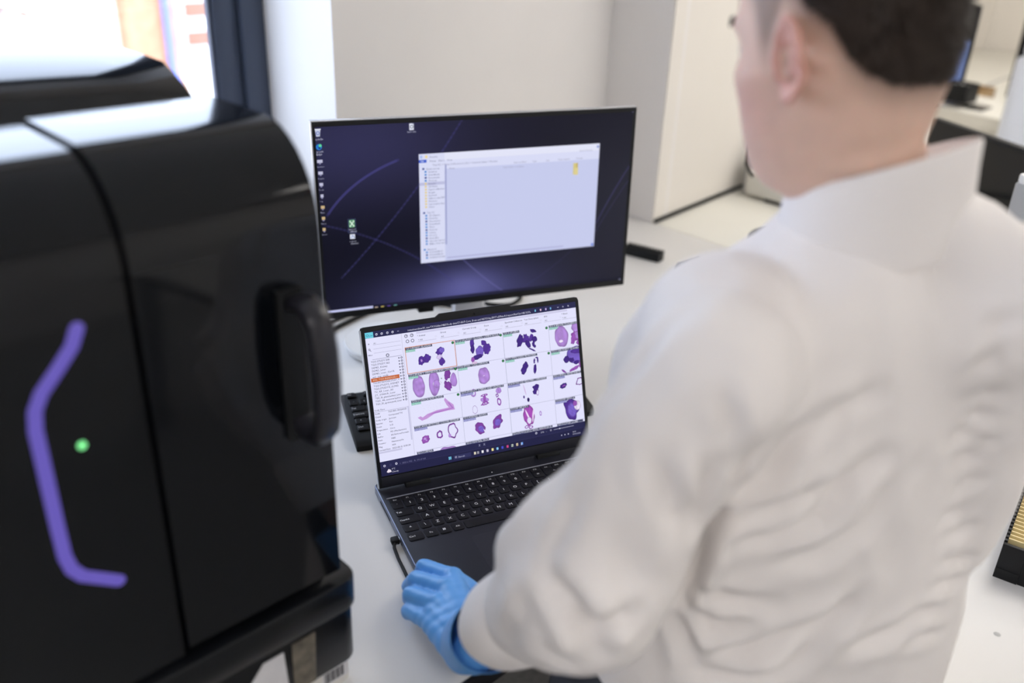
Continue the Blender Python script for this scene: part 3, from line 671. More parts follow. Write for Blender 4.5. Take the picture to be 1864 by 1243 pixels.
for (i, j), bl_ in cells.items():
    cu, cv, cw, ch = U(GU[i]), V(GV[j]), U(GU[i + 1]) - U(GU[i]), V(GV[j + 1]) - V(GV[j])
    if (i, j) == (0, 2):
        c.poly([(cu + a * cw, cv + b2 * ch) for a, b2 in ((.10, .70), (.18, .84), (.28, .80), (.44, .66), (.72, .63), (.86, .64), (.84, .44), (.74, .26), (.68, .12), (.66, .20), (.70, .40), (.74, .52), (.50, .54), (.30, .62), (.20, .72), (.16, .66))], (196, 152, 216))
        c.poly([(cu + a * cw, cv + b2 * ch) for a, b2 in ((.30, .68), (.44, .60), (.72, .57), (.80, .55), (.72, .30), (.76, .34), (.84, .58), (.46, .65))], (172, 118, 200))
        for k in range(26): c.blob(cu + rng.uniform(.22, .66) * cw, cv + rng.uniform(.22, .55) * ch, 3, 2, 0, (206, 186, 226), rough=0)
    if (i, j) == (0, 4):
        c.blob(cu + .60 * cw, cv + .42 * ch, .26 * cw, .40 * ch, 0, L1, ring=.25, seed=3)
    for k, (a, b2, ra, rb, rot, col, rg) in enumerate(bl_):
        c.blob(cu + a * cw, cv + b2 * ch, ra * cw, rb * ch, rot, col, ring=rg, rough=.10 if col in (D1, D2, P1, P2) else .05, seed=i * 100 + j * 17 + k)
    tx, wd = heads[(i, j)]
    c.rect(cu + 5, cv + 4, cu + wd * cw, cv + .105 * ch, (74, 78, 104)); c.text(cu + 10, cv + .092 * ch, tx, 27, (228, 230, 244), width=(wd - .04) * cw)
    ok = j < 2 or (i, j) == (0, 2)
    c.rect(cu + 5, cv + .105 * ch, cu + (.20 if ok else .27) * cw, cv + .195 * ch, (128, 190, 178) if ok else (132, 134, 190)); c.text(cu + 9, cv + .182 * ch, 'REVIEWED' if ok else 'NOT REVIEWED', 20, (215, 236, 232) if ok else (200, 202, 238), width=(.18 if ok else .25) * cw)
    if ok and i < 3: c.disc(cu + .955 * cw, cv + .09 * ch, 11, (60, 130, 80)); c.ring(cu + .955 * cw, cv + .09 * ch, 11, 3, (40, 90, 60))
c.frame(U(GU[0]), V(GV[0]), U(GU[1]) - 2, V(GV[1]) - 2, (214, 140, 104), 5)
# status bar and task bar
c.rect(0, V(.916), W_, H_, (38, 38, 76)); c.rect(0, V(.962), W_, V(.964), (62, 62, 100)); c.rect(0, V(.964), W_, H_, (33, 33, 68))
for u in (.018, .071): c.ring(U(u), V(.948), 8, 5, (220, 220, 240))
c.ring(U(.045), V(.948), 7, 2, (90, 90, 130)); c.text(U(.086), V(.957), '+  2021 x 932   A  1/4 of full', 20, (130, 130, 165))
for u in (.462, .485): c.line(U(u) - 7, V(.931), U(u) + 7, V(.946), (170, 170, 200), 3); c.line(U(u) + 7, V(.931), U(u) - 7, V(.946), (170, 170, 200), 3)
c.ring(U(.745), V(.934), 8, 5, (215, 215, 235)); c.text(U(.768), V(.942), '21%   -', 22, (225, 225, 240)); c.ring(U(.82), V(.934), 7, 3, (215, 215, 235)); c.rect(U(.835), V(.933), U(.94), V(.936), (190, 190, 215)); c.disc(U(.866), V(.934), 7, (235, 235, 250))
c.poly([(U(.024), V(.995)), (U(.034), V(.975)), (U(.044), V(.985)), (U(.046), V(1.0)), (U(.03), V(1.002))], (235, 225, 235)); c.text(U(.048), V(.985), '9°C', 20, (225, 225, 240)); c.text(U(.048), V(1.006), 'Cloudy', 20, (225, 225, 240))
for a in (0, 1):
    for b2 in (0, 1): c.rect(U(.311) + a * 14, V(.979) + b2 * 14, U(.311) + a * 14 + 12, V(.979) + b2 * 14 + 12, (120, 205, 235))
c.rect(U(.335), V(.976), U(.418), V(1.006), (48, 50, 92)); c.ring(U(.345), V(.990), 7, 3, (225, 225, 240)); c.text(U(.356), V(.998), 'Search', 22, (215, 215, 235))
for u, col in ((.437, (222, 214, 190)), (.452, (150, 150, 160)), (.474, (235, 235, 240)), (.498, (205, 200, 220)), (.523, (235, 225, 150)), (.547, (70, 160, 225)), (.572, (70, 80, 200)), (.597, (200, 70, 130)), (.621, (190, 200, 190)), (.645, (225, 205, 170)), (.670, (110, 160, 235))):
    c.rect(U(u) - 10, V(.980), U(u) + 10, V(1.0), col)
c.text(U(.662), V(.999), '2', 30, (240, 245, 255)); c.disc(U(.645), V(.99), 5, (70, 110, 60)); c.ring(U(.547), V(.99), 7, 4, (200, 235, 245)); c.line(U(.614), V(.983), U(.628), V(.998), (40, 70, 50), 3)
for u in (.873, .89, .908): c.rect(U(u) - 4, V(.986), U(u) + 5, V(.994), (215, 215, 235))
c.text(U(.93), V(.986), '14:05', 18, (215, 215, 235)); c.text(U(.93), V(1.004), '13/06/2024', 18, (215, 215, 235))
lap_im = c.image('laptop_picture')
def lp_(x, v, y=-.0009): return Vector((x, LHY + v * sl + y * cl_, .020 + v * cl_ - y * sl))
o_ = lp_(.0005, SV0 + SH); me = screen_mesh('screen', o_, Vector((SW, 0, 0)), lp_(.0005, SV0 + SH * (1 - VM)) - o_)
link('screen', me, screen_mat('laptop_screen', lap_im, 1.0, .35, .12), lid)

_keymesh = {}
def key_mesh(w, h, t, tag_):
    k = (round(w, 4), round(h, 4), tag_)
    if k not in _keymesh:
        mb = MB(); a = .0008
        lo4 = [(-w / 2, -h / 2), (w / 2, -h / 2), (w / 2, h / 2), (-w / 2, h / 2)]; r = min(w, h) * .12
        oct_ = []
        for (x, y), (sx, sy) in zip(lo4, ((1, 1), (-1, 1), (-1, -1), (1, -1))):
            p1, p2 = (x + sx * r, y), (x, y + sy * r); oct_ += [p2, p1] if sx * sy > 0 else [p1, p2]
        f = 1 - 2 * a * 1.6 / min(w, h)
        mb.loft([[Vector((x, y, 0)) for x, y in oct_], [Vector((x, y, t * .75)) for x, y in oct_], [Vector((x * f, y * f, t)) for x, y in oct_]])
        _keymesh[k] = mb.mesh('key', True, 30)
        _keymesh[k].materials.append(M['key'])
    return _keymesh[k]
_legmesh = {}
def add_key(parent, x, y, z, w, h, t, txt, size, left=False):
    o = link('key', key_mesh(w, h, t, 'k'), None, parent, (x, y, z))
    if txt:
        if (txt, size) not in _legmesh:
            _legmesh[(txt, size)] = text_mesh(txt, size); _legmesh[(txt, size)].materials.append(M['legend'])
        lg = link('legend', _legmesh[(txt, size)], None, o, (0, 0, t + .00012))
        if left:
            lg.location.x = -w / 2 + .0018 + len(txt) * size * .22
    return o
def rows_of(keys, x0=0.0):
    x = x0
    for k in keys:
        t, w = k if isinstance(k, tuple) else (k, 1.0)
        yield x + w / 2, w, t
        x += w
G_ = .0026
def put_row(parent, keys, yrow, h, z, t, size, small):
    for cx, w, txt in rows_of(keys):
        if txt is None: continue
        s = size if len(txt) == 1 else small
        add_key(parent, cx * KP, yrow, z, w * KP - G_, h - G_, t, txt, s, left=len(txt) > 2 and w > 1)
ZK = .0180
put_row(lap, ['Esc'] + ['F%d' % k for k in range(1, 13)] + ['Ins', 'PrS', 'Del', 'Hm', 'End'], .0125, .0128, ZK, .0016, .0050, .0042)
put_row(lap, ['`'] + list('1234567890-=') + [('<-', 2.0), 'Num', '/', '*'], 0, KP, ZK, .0016, .0076, .0050)
put_row(lap, [('Tab', 1.5)] + list('QWERTYUIOP[]') + [('', 1.5), '7', '8', '9'], -KP, KP, ZK, .0016, .0076, .0050)
put_row(lap, [('CapsLk', 1.75)] + list('ASDFGHJKL;\'#') + [('Enter', 1.25), '4', '5', '6'], -2 * KP, KP, ZK, .0016, .0076, .0044)
put_row(lap, [('^', 1.25), '\\'] + list('ZXCVBNM,./') + [('Shift', 2.75), '1', '2', '3'], -3 * KP, KP, ZK, .0016, .0076, .0050)
put_row(lap, [('Ctrl', 1.3), ('Fn', 1.1), ('', 1.05), ('Alt', 1.0), ('', 4.9), ('Alt', 1.1), ('Ctrl', 1.05), ('<', .9), ('v', .9), ('>', .9), ('', .8), ('0', 2.0), '.'], -4.1 * KP, KP * 1.05, ZK, .0016, .0066, .0048)
b = MB()
for a in (-1, 1):
    for d_ in (-1, 1): b.box(a * .0011 - .0009, a * .0011 + .0009, d_ * .0011 - .0009, d_ * .0011 + .0009, 0, .0001)
wk = [o for o in lap.children if o.name.startswith('key') and abs(o.location.x - 2.925 * KP) < .003 and abs(o.location.y + 4.1 * KP) < .002]
if wk: b.build('legend', M['legend'], wk[0], False, loc=(-.001, 0, .0017))

# ------------------------------------------------------------------ desktop keyboard behind the laptop
kb = thing('keyboard', 'black desktop keyboard half hidden behind the laptop screen', 'keyboard', (-.247, 1.267, Z0), .353)
kb.rotation_euler = (.07, 0, .353)
MB().prism([(0, 0), (.155, 0), (.155, .012), (.150, .016), (.008, .016), (0, .010)], 0, .425, .002, 'x').build('body', M['matte'], kb)
for x in (.06, .38): MB().box(x - .015, x + .015, .135, .145, -.0090, .002).build('foot', M['matte'], kb)
KZ = .0155
def kb_row(keys, y, h):
    for cx, w, txt in rows_of(keys):
        if txt is None: continue
        add_key(kb, .008 + cx * .0180, y, KZ, w * .0180 - .0027, h - .0028, .0048, txt, .006 if len(txt) == 1 else .0045, left=len(txt) > 1)
kb_row(['Esc', (None, .6), 'F1', 'F2', 'F3', 'F4', (None, .4), 'F5', 'F6', 'F7', 'F8', (None, .4), 'F9', 'F10', 'F11', 'F12', (None, .4), 'Prt', 'Scr', 'Brk', (None, .4), ('', 1), ('', 1), ('', 1), ('', 1)], .140, .0165)
kb_row(['`'] + list('1234567890-=') + [('<-', 2.0), (None, .35), 'Ins', 'Hm', 'PU', (None, .4), 'Num', '/', '*', '-'], .1155, .0188)
kb_row([('Tab', 1.5)] + list('QWERTYUIOP[]') + [('', 1.5), (None, .35), 'Del', 'End', 'PD', (None, .4), '7', '8', '9', '+'], .0967, .0188)
kb_row([('CapsLock', 1.75)] + list('ASDFGHJKL;\'#') + [('Enter', 1.25), (None, 3.75), '4', '5', '6'], .0779, .0188)
kb_row([('^', 1.25), '\\'] + list('ZXCVBNM,./') + [('Shift', 2.75), (None, 1.35), '^', (None, 1.4), '1', '2', '3'], .0591, .0188)
kb_row([('Ctrl', 1.25), ('', 1.25), ('Alt', 1.25), ('', 6.25), ('Alt', 1.25), ('', 1.25), ('', 1.25), ('Ctrl', 1.25), (None, .35), '<', 'v', '>', (None, .4), ('0', 2), '.'], .0403, .0188)

# ------------------------------------------------------------------ small things on the worktop
def W3(x, y, z=0.0): return Vector((x, y, z + Z0))
ds = MB().lathe([(.060, 0), (.080, .003), (.084, .016), (.082, .020), (.075, .0185), (.0, .0175)], 48, cap=False).build('round_tray', M['white'], None, True, 40, W3(-.252, 1.650))
tag(ds, 'round white tray lying on the worktop below the left end of the monitor', 'tray')
def cable(name, pts, r, label, n=8, mt='matte'):
    P = [Vector(p) for p in pts]; out = []
    for i in range(len(P) - 1):
        p0, p1, p2, p3 = P[max(i - 1, 0)], P[i], P[i + 1], P[min(i + 2, len(P) - 1)]
        for k in range(8):
            t = k / 8; out.append(.5 * ((2 * p1) + (p2 - p0) * t + (2 * p0 - 5 * p1 + 4 * p2 - p3) * t * t + (3 * p1 - p0 - 3 * p2 + p3) * t ** 3))
    out.append(P[-1]); c0 = P[0].copy(); c0.z = Z0
    o = MB().tube([p - c0 for p in out], r, n, round_ends=True).build(name, M[mt], None, True, 60, c0)
    return tag(o, label, 'cable')
cable('power_cable', [W3(-.40, 1.655, .005), W3(-.36, 1.735, .005), W3(-.28, 1.835, .005), W3(-.17, 1.86, .006), W3(-.10, 1.80, .02)], .0045, 'thick black cable running out from behind the left end of the monitor')
cable('video_cable', [W3(-.46, 1.62, .004), W3(-.395, 1.735, .004), W3(-.315, 1.835, .004), W3(-.22, 1.95, .004), W3(-.10, 2.02, .004)], .0035, 'thin black cable beside the thicker one behind the round tray')
cable('looped_cable', [W3(-.085, 1.86, .03), W3(-.09, 1.90, .004), W3(-.05, 1.875, .004), W3(-.005, 1.88, .004), W3(.015, 1.93, .004), W3(-.03, 1.965, .004), W3(-.075, 1.95, .004)], .0042, 'black cable loop on the worktop below the middle of the monitor')
uc = thing('usb_cable', 'black cable with silver plug along the left side of the laptop', 'cable', W3(-.1355, 1.038))
b = MB().box(-.0130, .0012, -.004, .004, .0055, .0115, .001); b.build('plug', M['silver'], uc, loc=(-.0035, .003, 0), rotz=.4265)
b = MB().box(-.022, -.010, -.0055, .0055, .004, .013, .002); b.build('plug_housing', M['matte'], uc, loc=(-.0035, .003, 0), rotz=.4265)
b = MB().tube([(-.019, -.006, .009), (-.0175, -.016, .0055), (-.009, -.036, .0026), (.002, -.060, .0026), (.018, -.096, .0026)], .0024, 8, round_ends=True); b.build('cord', M['matte'], uc)

def slide_rack(loc, rz, L, label):
    r = thing('slide_rack', label, 'rack', loc, rz, 'black slide racks by the monitor')
    b = MB(); b.box(-L / 2, L / 2, -.016, -.012, 0, .020, .001); b.box(-L / 2, L / 2, .012, .016, 0, .020, .001); b.box(-L / 2, -L / 2 + .004, -.016, .016, 0, .020, .001); b.box(L / 2 - .004, L / 2, -.016, .016, 0, .020, .001); b.box(-L / 2, L / 2, -.014, .014, 0, .004)
    b.build('tray', M['black'], r)
    for k in range(int(L / .008)):
        x = -L / 2 + .005 + .008 * k
        bb = MB(); bb.box(x, x + .004, -.016, -.010, .019, .025); bb.box(x, x + .004, .010, .016, .019, .025); bb.build('tooth', M['black'], r, False)
    return r
slide_rack(W3(.326, 2.222), math.atan2(-.05, .079), .105, 'black toothed slide rack beside the right edge of the monitor')
slide_rack(W3(.438, 2.128), math.atan2(.16, .2), .085, 'black toothed slide rack peeking out beyond the coat shoulder')
cp = MB().lathe([(.066, 0), (.070, .004), (.070, .020), (.064, .026), (.052, .022), (.0, .020)], 40, cap=False).build('round_dish', M['black'], None, True, 40, W3(.697, 2.352)); tag(cp, 'round black dish on the cream counter beyond the coat shoulder', 'dish')
# slide box, lower right
sb = thing('slide_box', 'black ended slide box holding cream slides at right of the coat', 'box', W3(.6955, 1.0105), math.atan2(-.017, .025) )
MB().box(-.0152, .0152, 0, .006, 0, .056, .001).build('end_plate', M['black'], sb)
MB().box(-.0152, .0152, -.0012, .0002, 0, .0165, .0005).build('foot_strip', M['black'], sb)
MB().box(-.0152, .0152, .20, .206, 0, .056, .001).build('end_plate', M['black'], sb)
MB().box(-.0145, .10, .006, .20, 0, .006).build('floor_plate', M['black'], sb)
MB().box(.10, .106, 0, .206, 0, .050, .001).build('side_plate', M['black'], sb)
MB().box(.0152, .106, 0, .006, 0, .050, .001).build('end_plate', M['black'], sb)
MB().box(-.0150, -.0128, .006, .20, 0, .044).build('side_plate', M['white'], sb)
M['slide'] = mat('cream_slide', (.80, .66, .34), .35)
for k in range(18):
    y = .012 + .0102 * k
    MB().box(-.0152, -.0108, y, y + .005, .044, .055).build('tooth', M['black'], sb, False)
    MB().box(-.0108, .098, y + .0056, y + .0078, .007, .056).build('slide', M['slide'], sb, False)
mk = MB().lathe([(.0, .0003), (.0035, .0003), (.0045, 0)], 10, cap=False).build('ink_spot', M['grey'], None, True, 40, W3(.637, .904, .0002)); tag(mk, 'small grey speck of dirt on the white worktop near the slide box', 'speck')

# ------------------------------------------------------------------ far equipment on the cream counter
ins = thing('instrument', 'low cream laboratory instrument with grey bracket, partly behind the face', 'instrument', W3(.860, 2.765), -math.pi / 4)
MB().vbox(-.13, .16, -.10, .17, .012, .086, .02, 5, .006).build('housing', M['offwhite'], ins)
MB().vbox(-.06, .15, -.092, .15, 0, .013, .01).build('foot_plate', M['matte'], ins)
MB().vbox(-.158, -.125, -.06, .06, 0, .115, .008).build('bracket', M['grey'], ins)
MB().tube([(-.15, -.02, .20), (-.155, -.05, .14), (-.145, -.075, .095), (-.10, -.105, .075)], .006, 8).build('hose', M['matte'], ins)
sm = thing('monitor', 'dark monitor on the counter behind the person\'s neck', 'monitor', W3(1.165, 2.205), math.atan2(-.96, .28) + math.pi)
b = MB().box(-.26, .26, -.012, .012, .02, .335, .003); b.box(-.16, .16, -.04, -.01, .08, .26, .01); b.build('housing', M['black'], sm)
b = MB().vbox(-.025, .025, -.06, -.038, .006, .22, .006); b.build('stand_neck', M['grey'], sm)
MB().vbox(-.10, .10, -.13, .05, 0, .008, .02).build('stand_base', M['grey'], sm)
MB().box(-.25, .25, .0121, .0128, .035, .325).build('screen', M['gloss'], sm)
gb = thing('reagent_unit', 'light grey upright unit standing at the right beyond the shoulder', 'instrument', W3(1.015, 1.65), .2)
MB().vbox(-.07, .07, -.07, .07, 0, .375, .012, 4, .004).build('housing', M['grey'], gb)
MB().vbox(-.068, .068, -.068, .068, .374, .392, .012, 4, .004).build('lid', M['white'], gb)
pt = thing('printer', 'flat cream laboratory unit with small black display on the far counter', 'instrument', W3(2.0, 3.93), -.90)
MB().vbox(-.20, .23, -.17, .17, 0, .070, .02, 4, .008).build('housing', M['offwhite'], pt)
MB().prism([(-.175, .066), (.17, .066), (.17, .085), (.10, .095), (-.10, .080), (-.175, .070)], -.19, .21, .004, 'x').build('cover', M['offwhite'], pt)
MB().box(-.085, -.005, -.12, -.04, .074, .0885).build('display', M['gloss'], pt)
MB().tube([(.225, -.15, .055), (.238, -.12, .082), (.238, .10, .092), (.225, .14, .07)], .009, 8).build('lever', M['offwhite'], pt)
bb = thing('tube_box', 'small black open box sitting on the cream unit behind the neck', 'box', W3(1.845, 3.985, .0955), -.90)
b = MB(); b.box(-.06, .06, -.05, -.046, 0, .075); b.box(-.06, .06, .046, .05, 0, .075); b.box(-.06, -.056, -.05, .05, 0, .075); b.box(.056, .06, -.05, .05, 0, .075); b.box(-.06, .06, -.05, .05, 0, .004); b.build('box', M['black'], bb, False)
b = MB(); [b.tube([(-.04 + .02 * k, -.02 + .02 * (k % 3), .004), (-.04 + .02 * k, -.02 + .02 * (k % 3), .07)], .008, 8) for k in range(5)]; b.build('insert', M['grey'], bb)
wd = thing('wooden_tray', 'brown wooden tray on the counter behind the cream unit', 'tray', W3(2.10, 4.52), -.8)
b = MB(); b.box(-.12, .12, -.11, .11, 0, .012, .002); b.box(-.12, .12, -.11, -.098, 0, .065, .002); b.box(-.12, .12, .098, .11, 0, .065, .002); b.box(-.12, -.108, -.11, .11, 0, .065, .002); b.box(.108, .12, -.11, .11, 0, .065, .002); b.build('tray', M['wood'], wd)
bs = thing('monitor', 'slim monitor with blue screen seen nearly edge on behind the head', 'monitor', W3(1.83, 4.38), 2.02)
MB().box(-.24, .24, -.012, .012, .06, .46, .003).build('housing', M['black'], bs)
MB().box(-.235, .235, .0122, .013, .07, .315).build('screen', M['blue'], bs)
MB().box(-.235, .235, .0122, .013, .317, .452).build('upper_screen', M['gloss'], bs)
MB().vbox(-.09, .09, -.08, .06, 0, .008, .02).build('stand_base', M['matte'], bs)
MB().vbox(-.02, .02, -.035, -.012, .007, .20, .005).build('stand_neck', M['matte'], bs)
cn = thing('canister', 'tall bluish white plastic canister at the right edge of the counter', 'canister', W3(1.885, 3.375), -.75)
M['canister'] = mat('canister_plastic', (.70, .75, .88), .35, sss=.0)
MB().vbox(-.12, .12, -.10, .10, 0, .365, .05, 6, .015).build('body', M['canister'], cn)
MB().vbox(-.105, .105, -.085, .085, .360, .425, .045, 6, .02).build('shoulder', M['canister'], cn)
MB().lathe([(.045, 0), (.045, .035), (.040, .045), (.0, .047)], 24, (0, 0, .420), cap=False).build('cap', M['white'], cn)
MB().tube([(-.10, 0, .40), (-.09, 0, .45), (-.04, 0, .46)], .010, 8).build('handle', M['canister'], cn)
dm = thing('monitor', 'dark upright screen near the top right corner behind the canister', 'monitor', W3(2.37, 4.19), -.75)
MB().box(-.20, .20, -.012, .012, .06, .62, .003).build('housing', M['black'], dm)
MB().vbox(-.02, .02, .012, .03, .006, .30, .005).build('stand_neck', M['matte'], dm)
MB().vbox(-.09, .09, -.06, .09, 0, .008, .02).build('stand_base', M['matte'], dm)
cable('wall_cable', [W3(2.20, 4.44, .006), W3(2.24, 4.62, .03), W3(2.42, 4.66, .10), W3(2.52, 4.70, .04), W3(2.60, 4.72, .004)], .004, 'thin grey cable arching over the counter near the wooden tray', 8, 'grey')

# ------------------------------------------------------------------ the person
PH = math.radians(12); PX, PY = .275, .705             # heading (left of +y) and the nape
LV = Vector((-math.cos(PH), -math.sin(PH), 0)); FV = Vector((-math.sin(PH), math.cos(PH), 0))
ROOT = Vector((PX, PY, 0)) + FV * .06
def PL(l, f, z): return Vector((PX, PY, z + Z0)) + LV * l + FV * f - ROOT    # person axes: left, forward, up from worktop level
def PW(x, y, z): return Vector((x, y, z + Z0)) - ROOT
person = thing('person', 'person in white lab coat and blue gloves leaning over the laptop, seen from behind', 'person', ROOT)
M['skin'] = mat('skin', (.78, .53, .42), .5, sss=.25, noise=.06, nscale=40)
M['coat'] = mat('coat_cotton', (.89, .85, .83), .9, spec=.2, sheen=.15, bump=.12, bscale=900)
M['glove'] = mat('blue_nitrile', (.11, .35, .78), .42, spec=.45, bump=.06, bscale=160)
M['hair'] = mat('brown_hair', (.045, .030, .022), .55, spec=.4, color2=(.028, .019, .014), nscale=60)
M['trousers'] = mat('dark_trousers', (.02, .022, .03), .85, bump=.1, bscale=500)

YH = math.radians(37)                                    # the head is turned further left
LH = Vector((-math.cos(YH), -math.sin(YH), 0)); FH = Vector((-math.sin(YH), math.cos(YH), 0))
HC = Vector((.264, .776, .727 + Z0)) - ROOT               # between the ears
HP = math.radians(5); cH, sH = math.cos(HP), math.sin(HP)
def HL(l, f, z):
    f, z = f * cH + z * sH, -f * sH + z * cH
    return HC + LH * l + FH * f + Vector((0, 0, z))
def head_local(P):
    d = P - np.array(HC); l = d @ np.array(LH); f = d @ np.array(FH); z = d[:, 2]
    return np.c_[l, f * cH - z * sH, f * sH + z * cH]

HEAD = [  # z, f front, f back, half width, exponent
 (.128, .012, -.030, .018, 2), (.122, .040, -.058, .040, 2), (.110, .062, -.060, .055, 2.1), (.090, .080, -.070, .067, 2.1), (.065, .091, -.077, .0735, 2.15), (.040, .096, -.080, .0755, 2.15),
 (.020, .096, -.080, .0755, 2.15), (.000, .091, -.079, .0735, 2.2), (-.020, .091, -.079, .0705, 2.2), (-.040, .090, -.073, .067, 2.2), (-.060, .088, -.068, .0625, 2.2), (-.080, .085, -.062, .057, 2.1), (-.098, .080, -.058, .050, 2.1), (-.112, .068, -.052, .043, 2), (-.118, .045, -.046, .036, 2)]
def head_rings(n=48):
    R = []
    for z, f1, f0, w, e in HEAD:
        c_, h = (f1 + f0) / 2, (f1 - f0) / 2; ring = []
        for k in range(n):
            t = 2 * math.pi * k / n; a, b = math.sin(t), math.cos(t)
            ring.append(HL(math.copysign(abs(a) ** (2 / e), a) * w, c_ + math.copysign(abs(b) ** (2 / e), b) * h, z))
        R.append(ring)
    return R
def ear(mb, side):
    n, rr = 36, [0.02, .2, .4, .55, .68, .78, .86, .93, 1.0]
    def P(r, t, back):
        a = math.cos(t) * r; b = math.sin(t) * r                     # a: toward the face, b: up
        wid = .0240 * (1.0 if b > -.2 else 1 + .28 * (b + .2)); f = -.008 + a * wid + b * .002; z = .001 + b * .0335
        o = .0785 + .0185 * (1 - a) / 2 * (1.25 if b > 0 else .85) + (.001 if a < .3 else -.004)
        if not back:
            o += .0058 * math.exp(-((r - .90) / .09) ** 2) * (1 if b > -.55 else .4)
            o -= .0150 * math.exp(-((a - .12) / .42) ** 2 - ((b + .12) / .38) ** 2)
            o += .0030 * math.exp(-((a + .38) / .14) ** 2 - ((b - .05) / .45) ** 2)
            o -= .0035 * math.exp(-((a + .05) / .35) ** 2 - ((b - .55) / .16) ** 2)
            o += .004 * math.exp(-((a - .72) / .16) ** 2 - ((b + .10) / .2) ** 2)
            o += .003 * math.exp(-((b + .85) / .25) ** 2)
        else: o -= .0062 if r < .95 else .0025
        return HL(side * o, f, z)
    mb.loft([[P(r, 2 * math.pi * k / n, True) for k in range(n)] for r in rr] + [[P(r, 2 * math.pi * k / n, False) for k in range(n)] for r in reversed(rr)])

# joints of both arms (world axes), and the hands
S_L, E_L, W_L = PW(.160, .640, .512), PW(.074, .634, .288), PW(-.033, .796, .065)
S_R, E_R, W_R = PW(.424, .722, .540), PW(.450, .780, .272), PW(.404, 1.000, .075)
HAND_L = dict(w=(-.033, .796, .065), i=[(-.063, .907, .056), (-.103, .936, .047), (-.1075, .944, .032), (-.098, .945, .026)], m=[(-.069, .880, .061), (-.110, .910, .049), (-.121, .922, .026), (-.112, .931, .0125)],
              r=[(-.077, .856, .058), (-.1145, .885, .046), (-.118, .903, .023), (-.106, .909, .0125)], l=[(-.085, .835, .049), (-.115, .868, .035), (-.117, .881, .018), (-.105, .886, .0115)], t=[(-.030, .838, .048), (-.018, .880, .043), (-.012, .915, .033)])
def flip_hand():
    """right hand: mirror image of the left about the person's middle, laid down at the right wrist"""
    out = {}; w0 = Vector(HAND_L['w'])
    def mir(p):
        d = Vector(p) - w0; l, f, z = d.dot(LV), d.dot(FV), d.z
        a = math.radians(-18); f2 = f * .98; l2 = -l * .8
        return W_R + LV * (l2 * math.cos(a) - f2 * math.sin(a)) + FV * (l2 * math.sin(a) + f2 * math.cos(a)) + Vector((0, 0, z - .008))
    for k, v in HAND_L.items(): out[k] = mir(v) if k == 'w' else [mir(p) for p in v]
    return out
HL_ = {k: (PW(*v) if k == 'w' else [PW(*p) for p in v]) for k, v in HAND_L.items()}
HR_ = flip_hand()
def hand(mb, H, fore, s=1.0):
    """palm and five fingers around the joints in H; fore is the elbow"""
    w = H['w']; back = (fore - w).normalized()
    up = Vector((0, 0, 1))
    for f, (r0, r1, r2, r3) in zip('imrl', ((.0125, .0108, .0096, .0078), (.0128, .0110, .0098, .0080), (.0122, .0104, .0094, .0076), (.0112, .0094, .0084, .0068))):
        a, b, c2, d = H[f]
        mb.tube([w + (a - w) * .10, w + (a - w) * .55, a], [.018 * s, .0150 * s, r0 * s * 1.06], 14, round_ends=True)
        mb.tube([a, a.lerp(b, .5), b], [r0 * s, r0 * s * .93, r1 * s], 14, round_ends=True)
        mb.tube([b, b.lerp(c2, .5), c2], [r1 * s, r1 * s * .93, r2 * s], 14, round_ends=True)
        mb.tube([c2, d], [r2 * s, r3 * s], 14, round_ends=True)
        mb.blob(a + up * .001, r0 * s * 1.10)
    for x, y in (('i', 'm'), ('m', 'r'), ('r', 'l')):
        p, q = H[x][0], H[y][0]; mid = (p + q) / 2
        mb.tube([w.lerp(mid, .15), w.lerp(mid, .6), w.lerp(mid, .93)], [.019 * s, .015 * s, .011 * s], 12, round_ends=True)
    mb.tube([H['i'][0], H['i'][0].lerp(H['t'][1], .5), H['t'][1]], [.012 * s, .0125 * s, .012 * s], 12, round_ends=True); mb.tube([H['i'][0].lerp(w, .4), H['t'][0].lerp(H['t'][1], .5)], [.014 * s, .014 * s], 12, round_ends=True)
    a, b, c2 = H['t']
    mb.tube([w.lerp(a, .2), a, b], [.018 * s, .0165 * s, .0125 * s], 14, round_ends=True); mb.tube([b, c2], [.012 * s, .0095 * s], 14, round_ends=True)
    mb.tube([w + back * .004, w.lerp(a, .75)], [.021 * s, .015 * s], 12, round_ends=True)
    v = H['l'][0] - H['i'][0]; ul = w + v * .36; rd = w - v * .12
    mb.tube([H['l'][0], H['l'][0].lerp(ul, .5), ul], [.0125 * s, .0165 * s, .021 * s], 14, round_ends=True); mb.tube([ul, ul + back * .04], [.021 * s, .026 * s], 14, round_ends=True)
    mb.tube([H['l'][0].lerp(H['r'][0], .5), ul.lerp(w, .5)], [.0135 * s, .021 * s], 14, round_ends=True)
    mb.tube([w + back * .05, w + back * .02, w], [.034 * s, .031 * s, .027 * s], 18, round_ends=True)

# --- body: one continuous surface (head, ears, neck, trunk, arms, hands)
b = MB(); b.loft(head_rings()); ear(b, 1); ear(b, -1)
b.tube([HL(0, -.012, -.03), HL(0, -.016, -.075), PL(-.022, .060, .655), PL(-.024, .060, .60), PL(-.02, .06, .54)], [.054, .053, .053, .054, .052], 32)
b.tube([PL(0, .07, .48), PL(0, .075, .43), PL(0, .085, .35), PL(0, .09, .20), PL(0, .08, .05), PL(0, .07, -.10)], [.075, .10, .105, .10, .105, .105], 28, flat=1.25, up=LV, round_ends=True)
for S, E_, H in ((S_L, E_L, HL_), (S_R, E_R, HR_)):
    b.tube([PL(0, .065, .50), S - Vector((0, 0, .012))], [.034, .030], 18, round_ends=True)
    b.tube([S - Vector((0, 0, .012)), S.lerp(E_, .5), E_], [.030, .040, .038], 18, round_ends=True); b.tube([E_, E_.lerp(H['w'], .4), H['w']], [.039, .036, .025], 18, round_ends=True)
    hand(b, H, E_, .80)
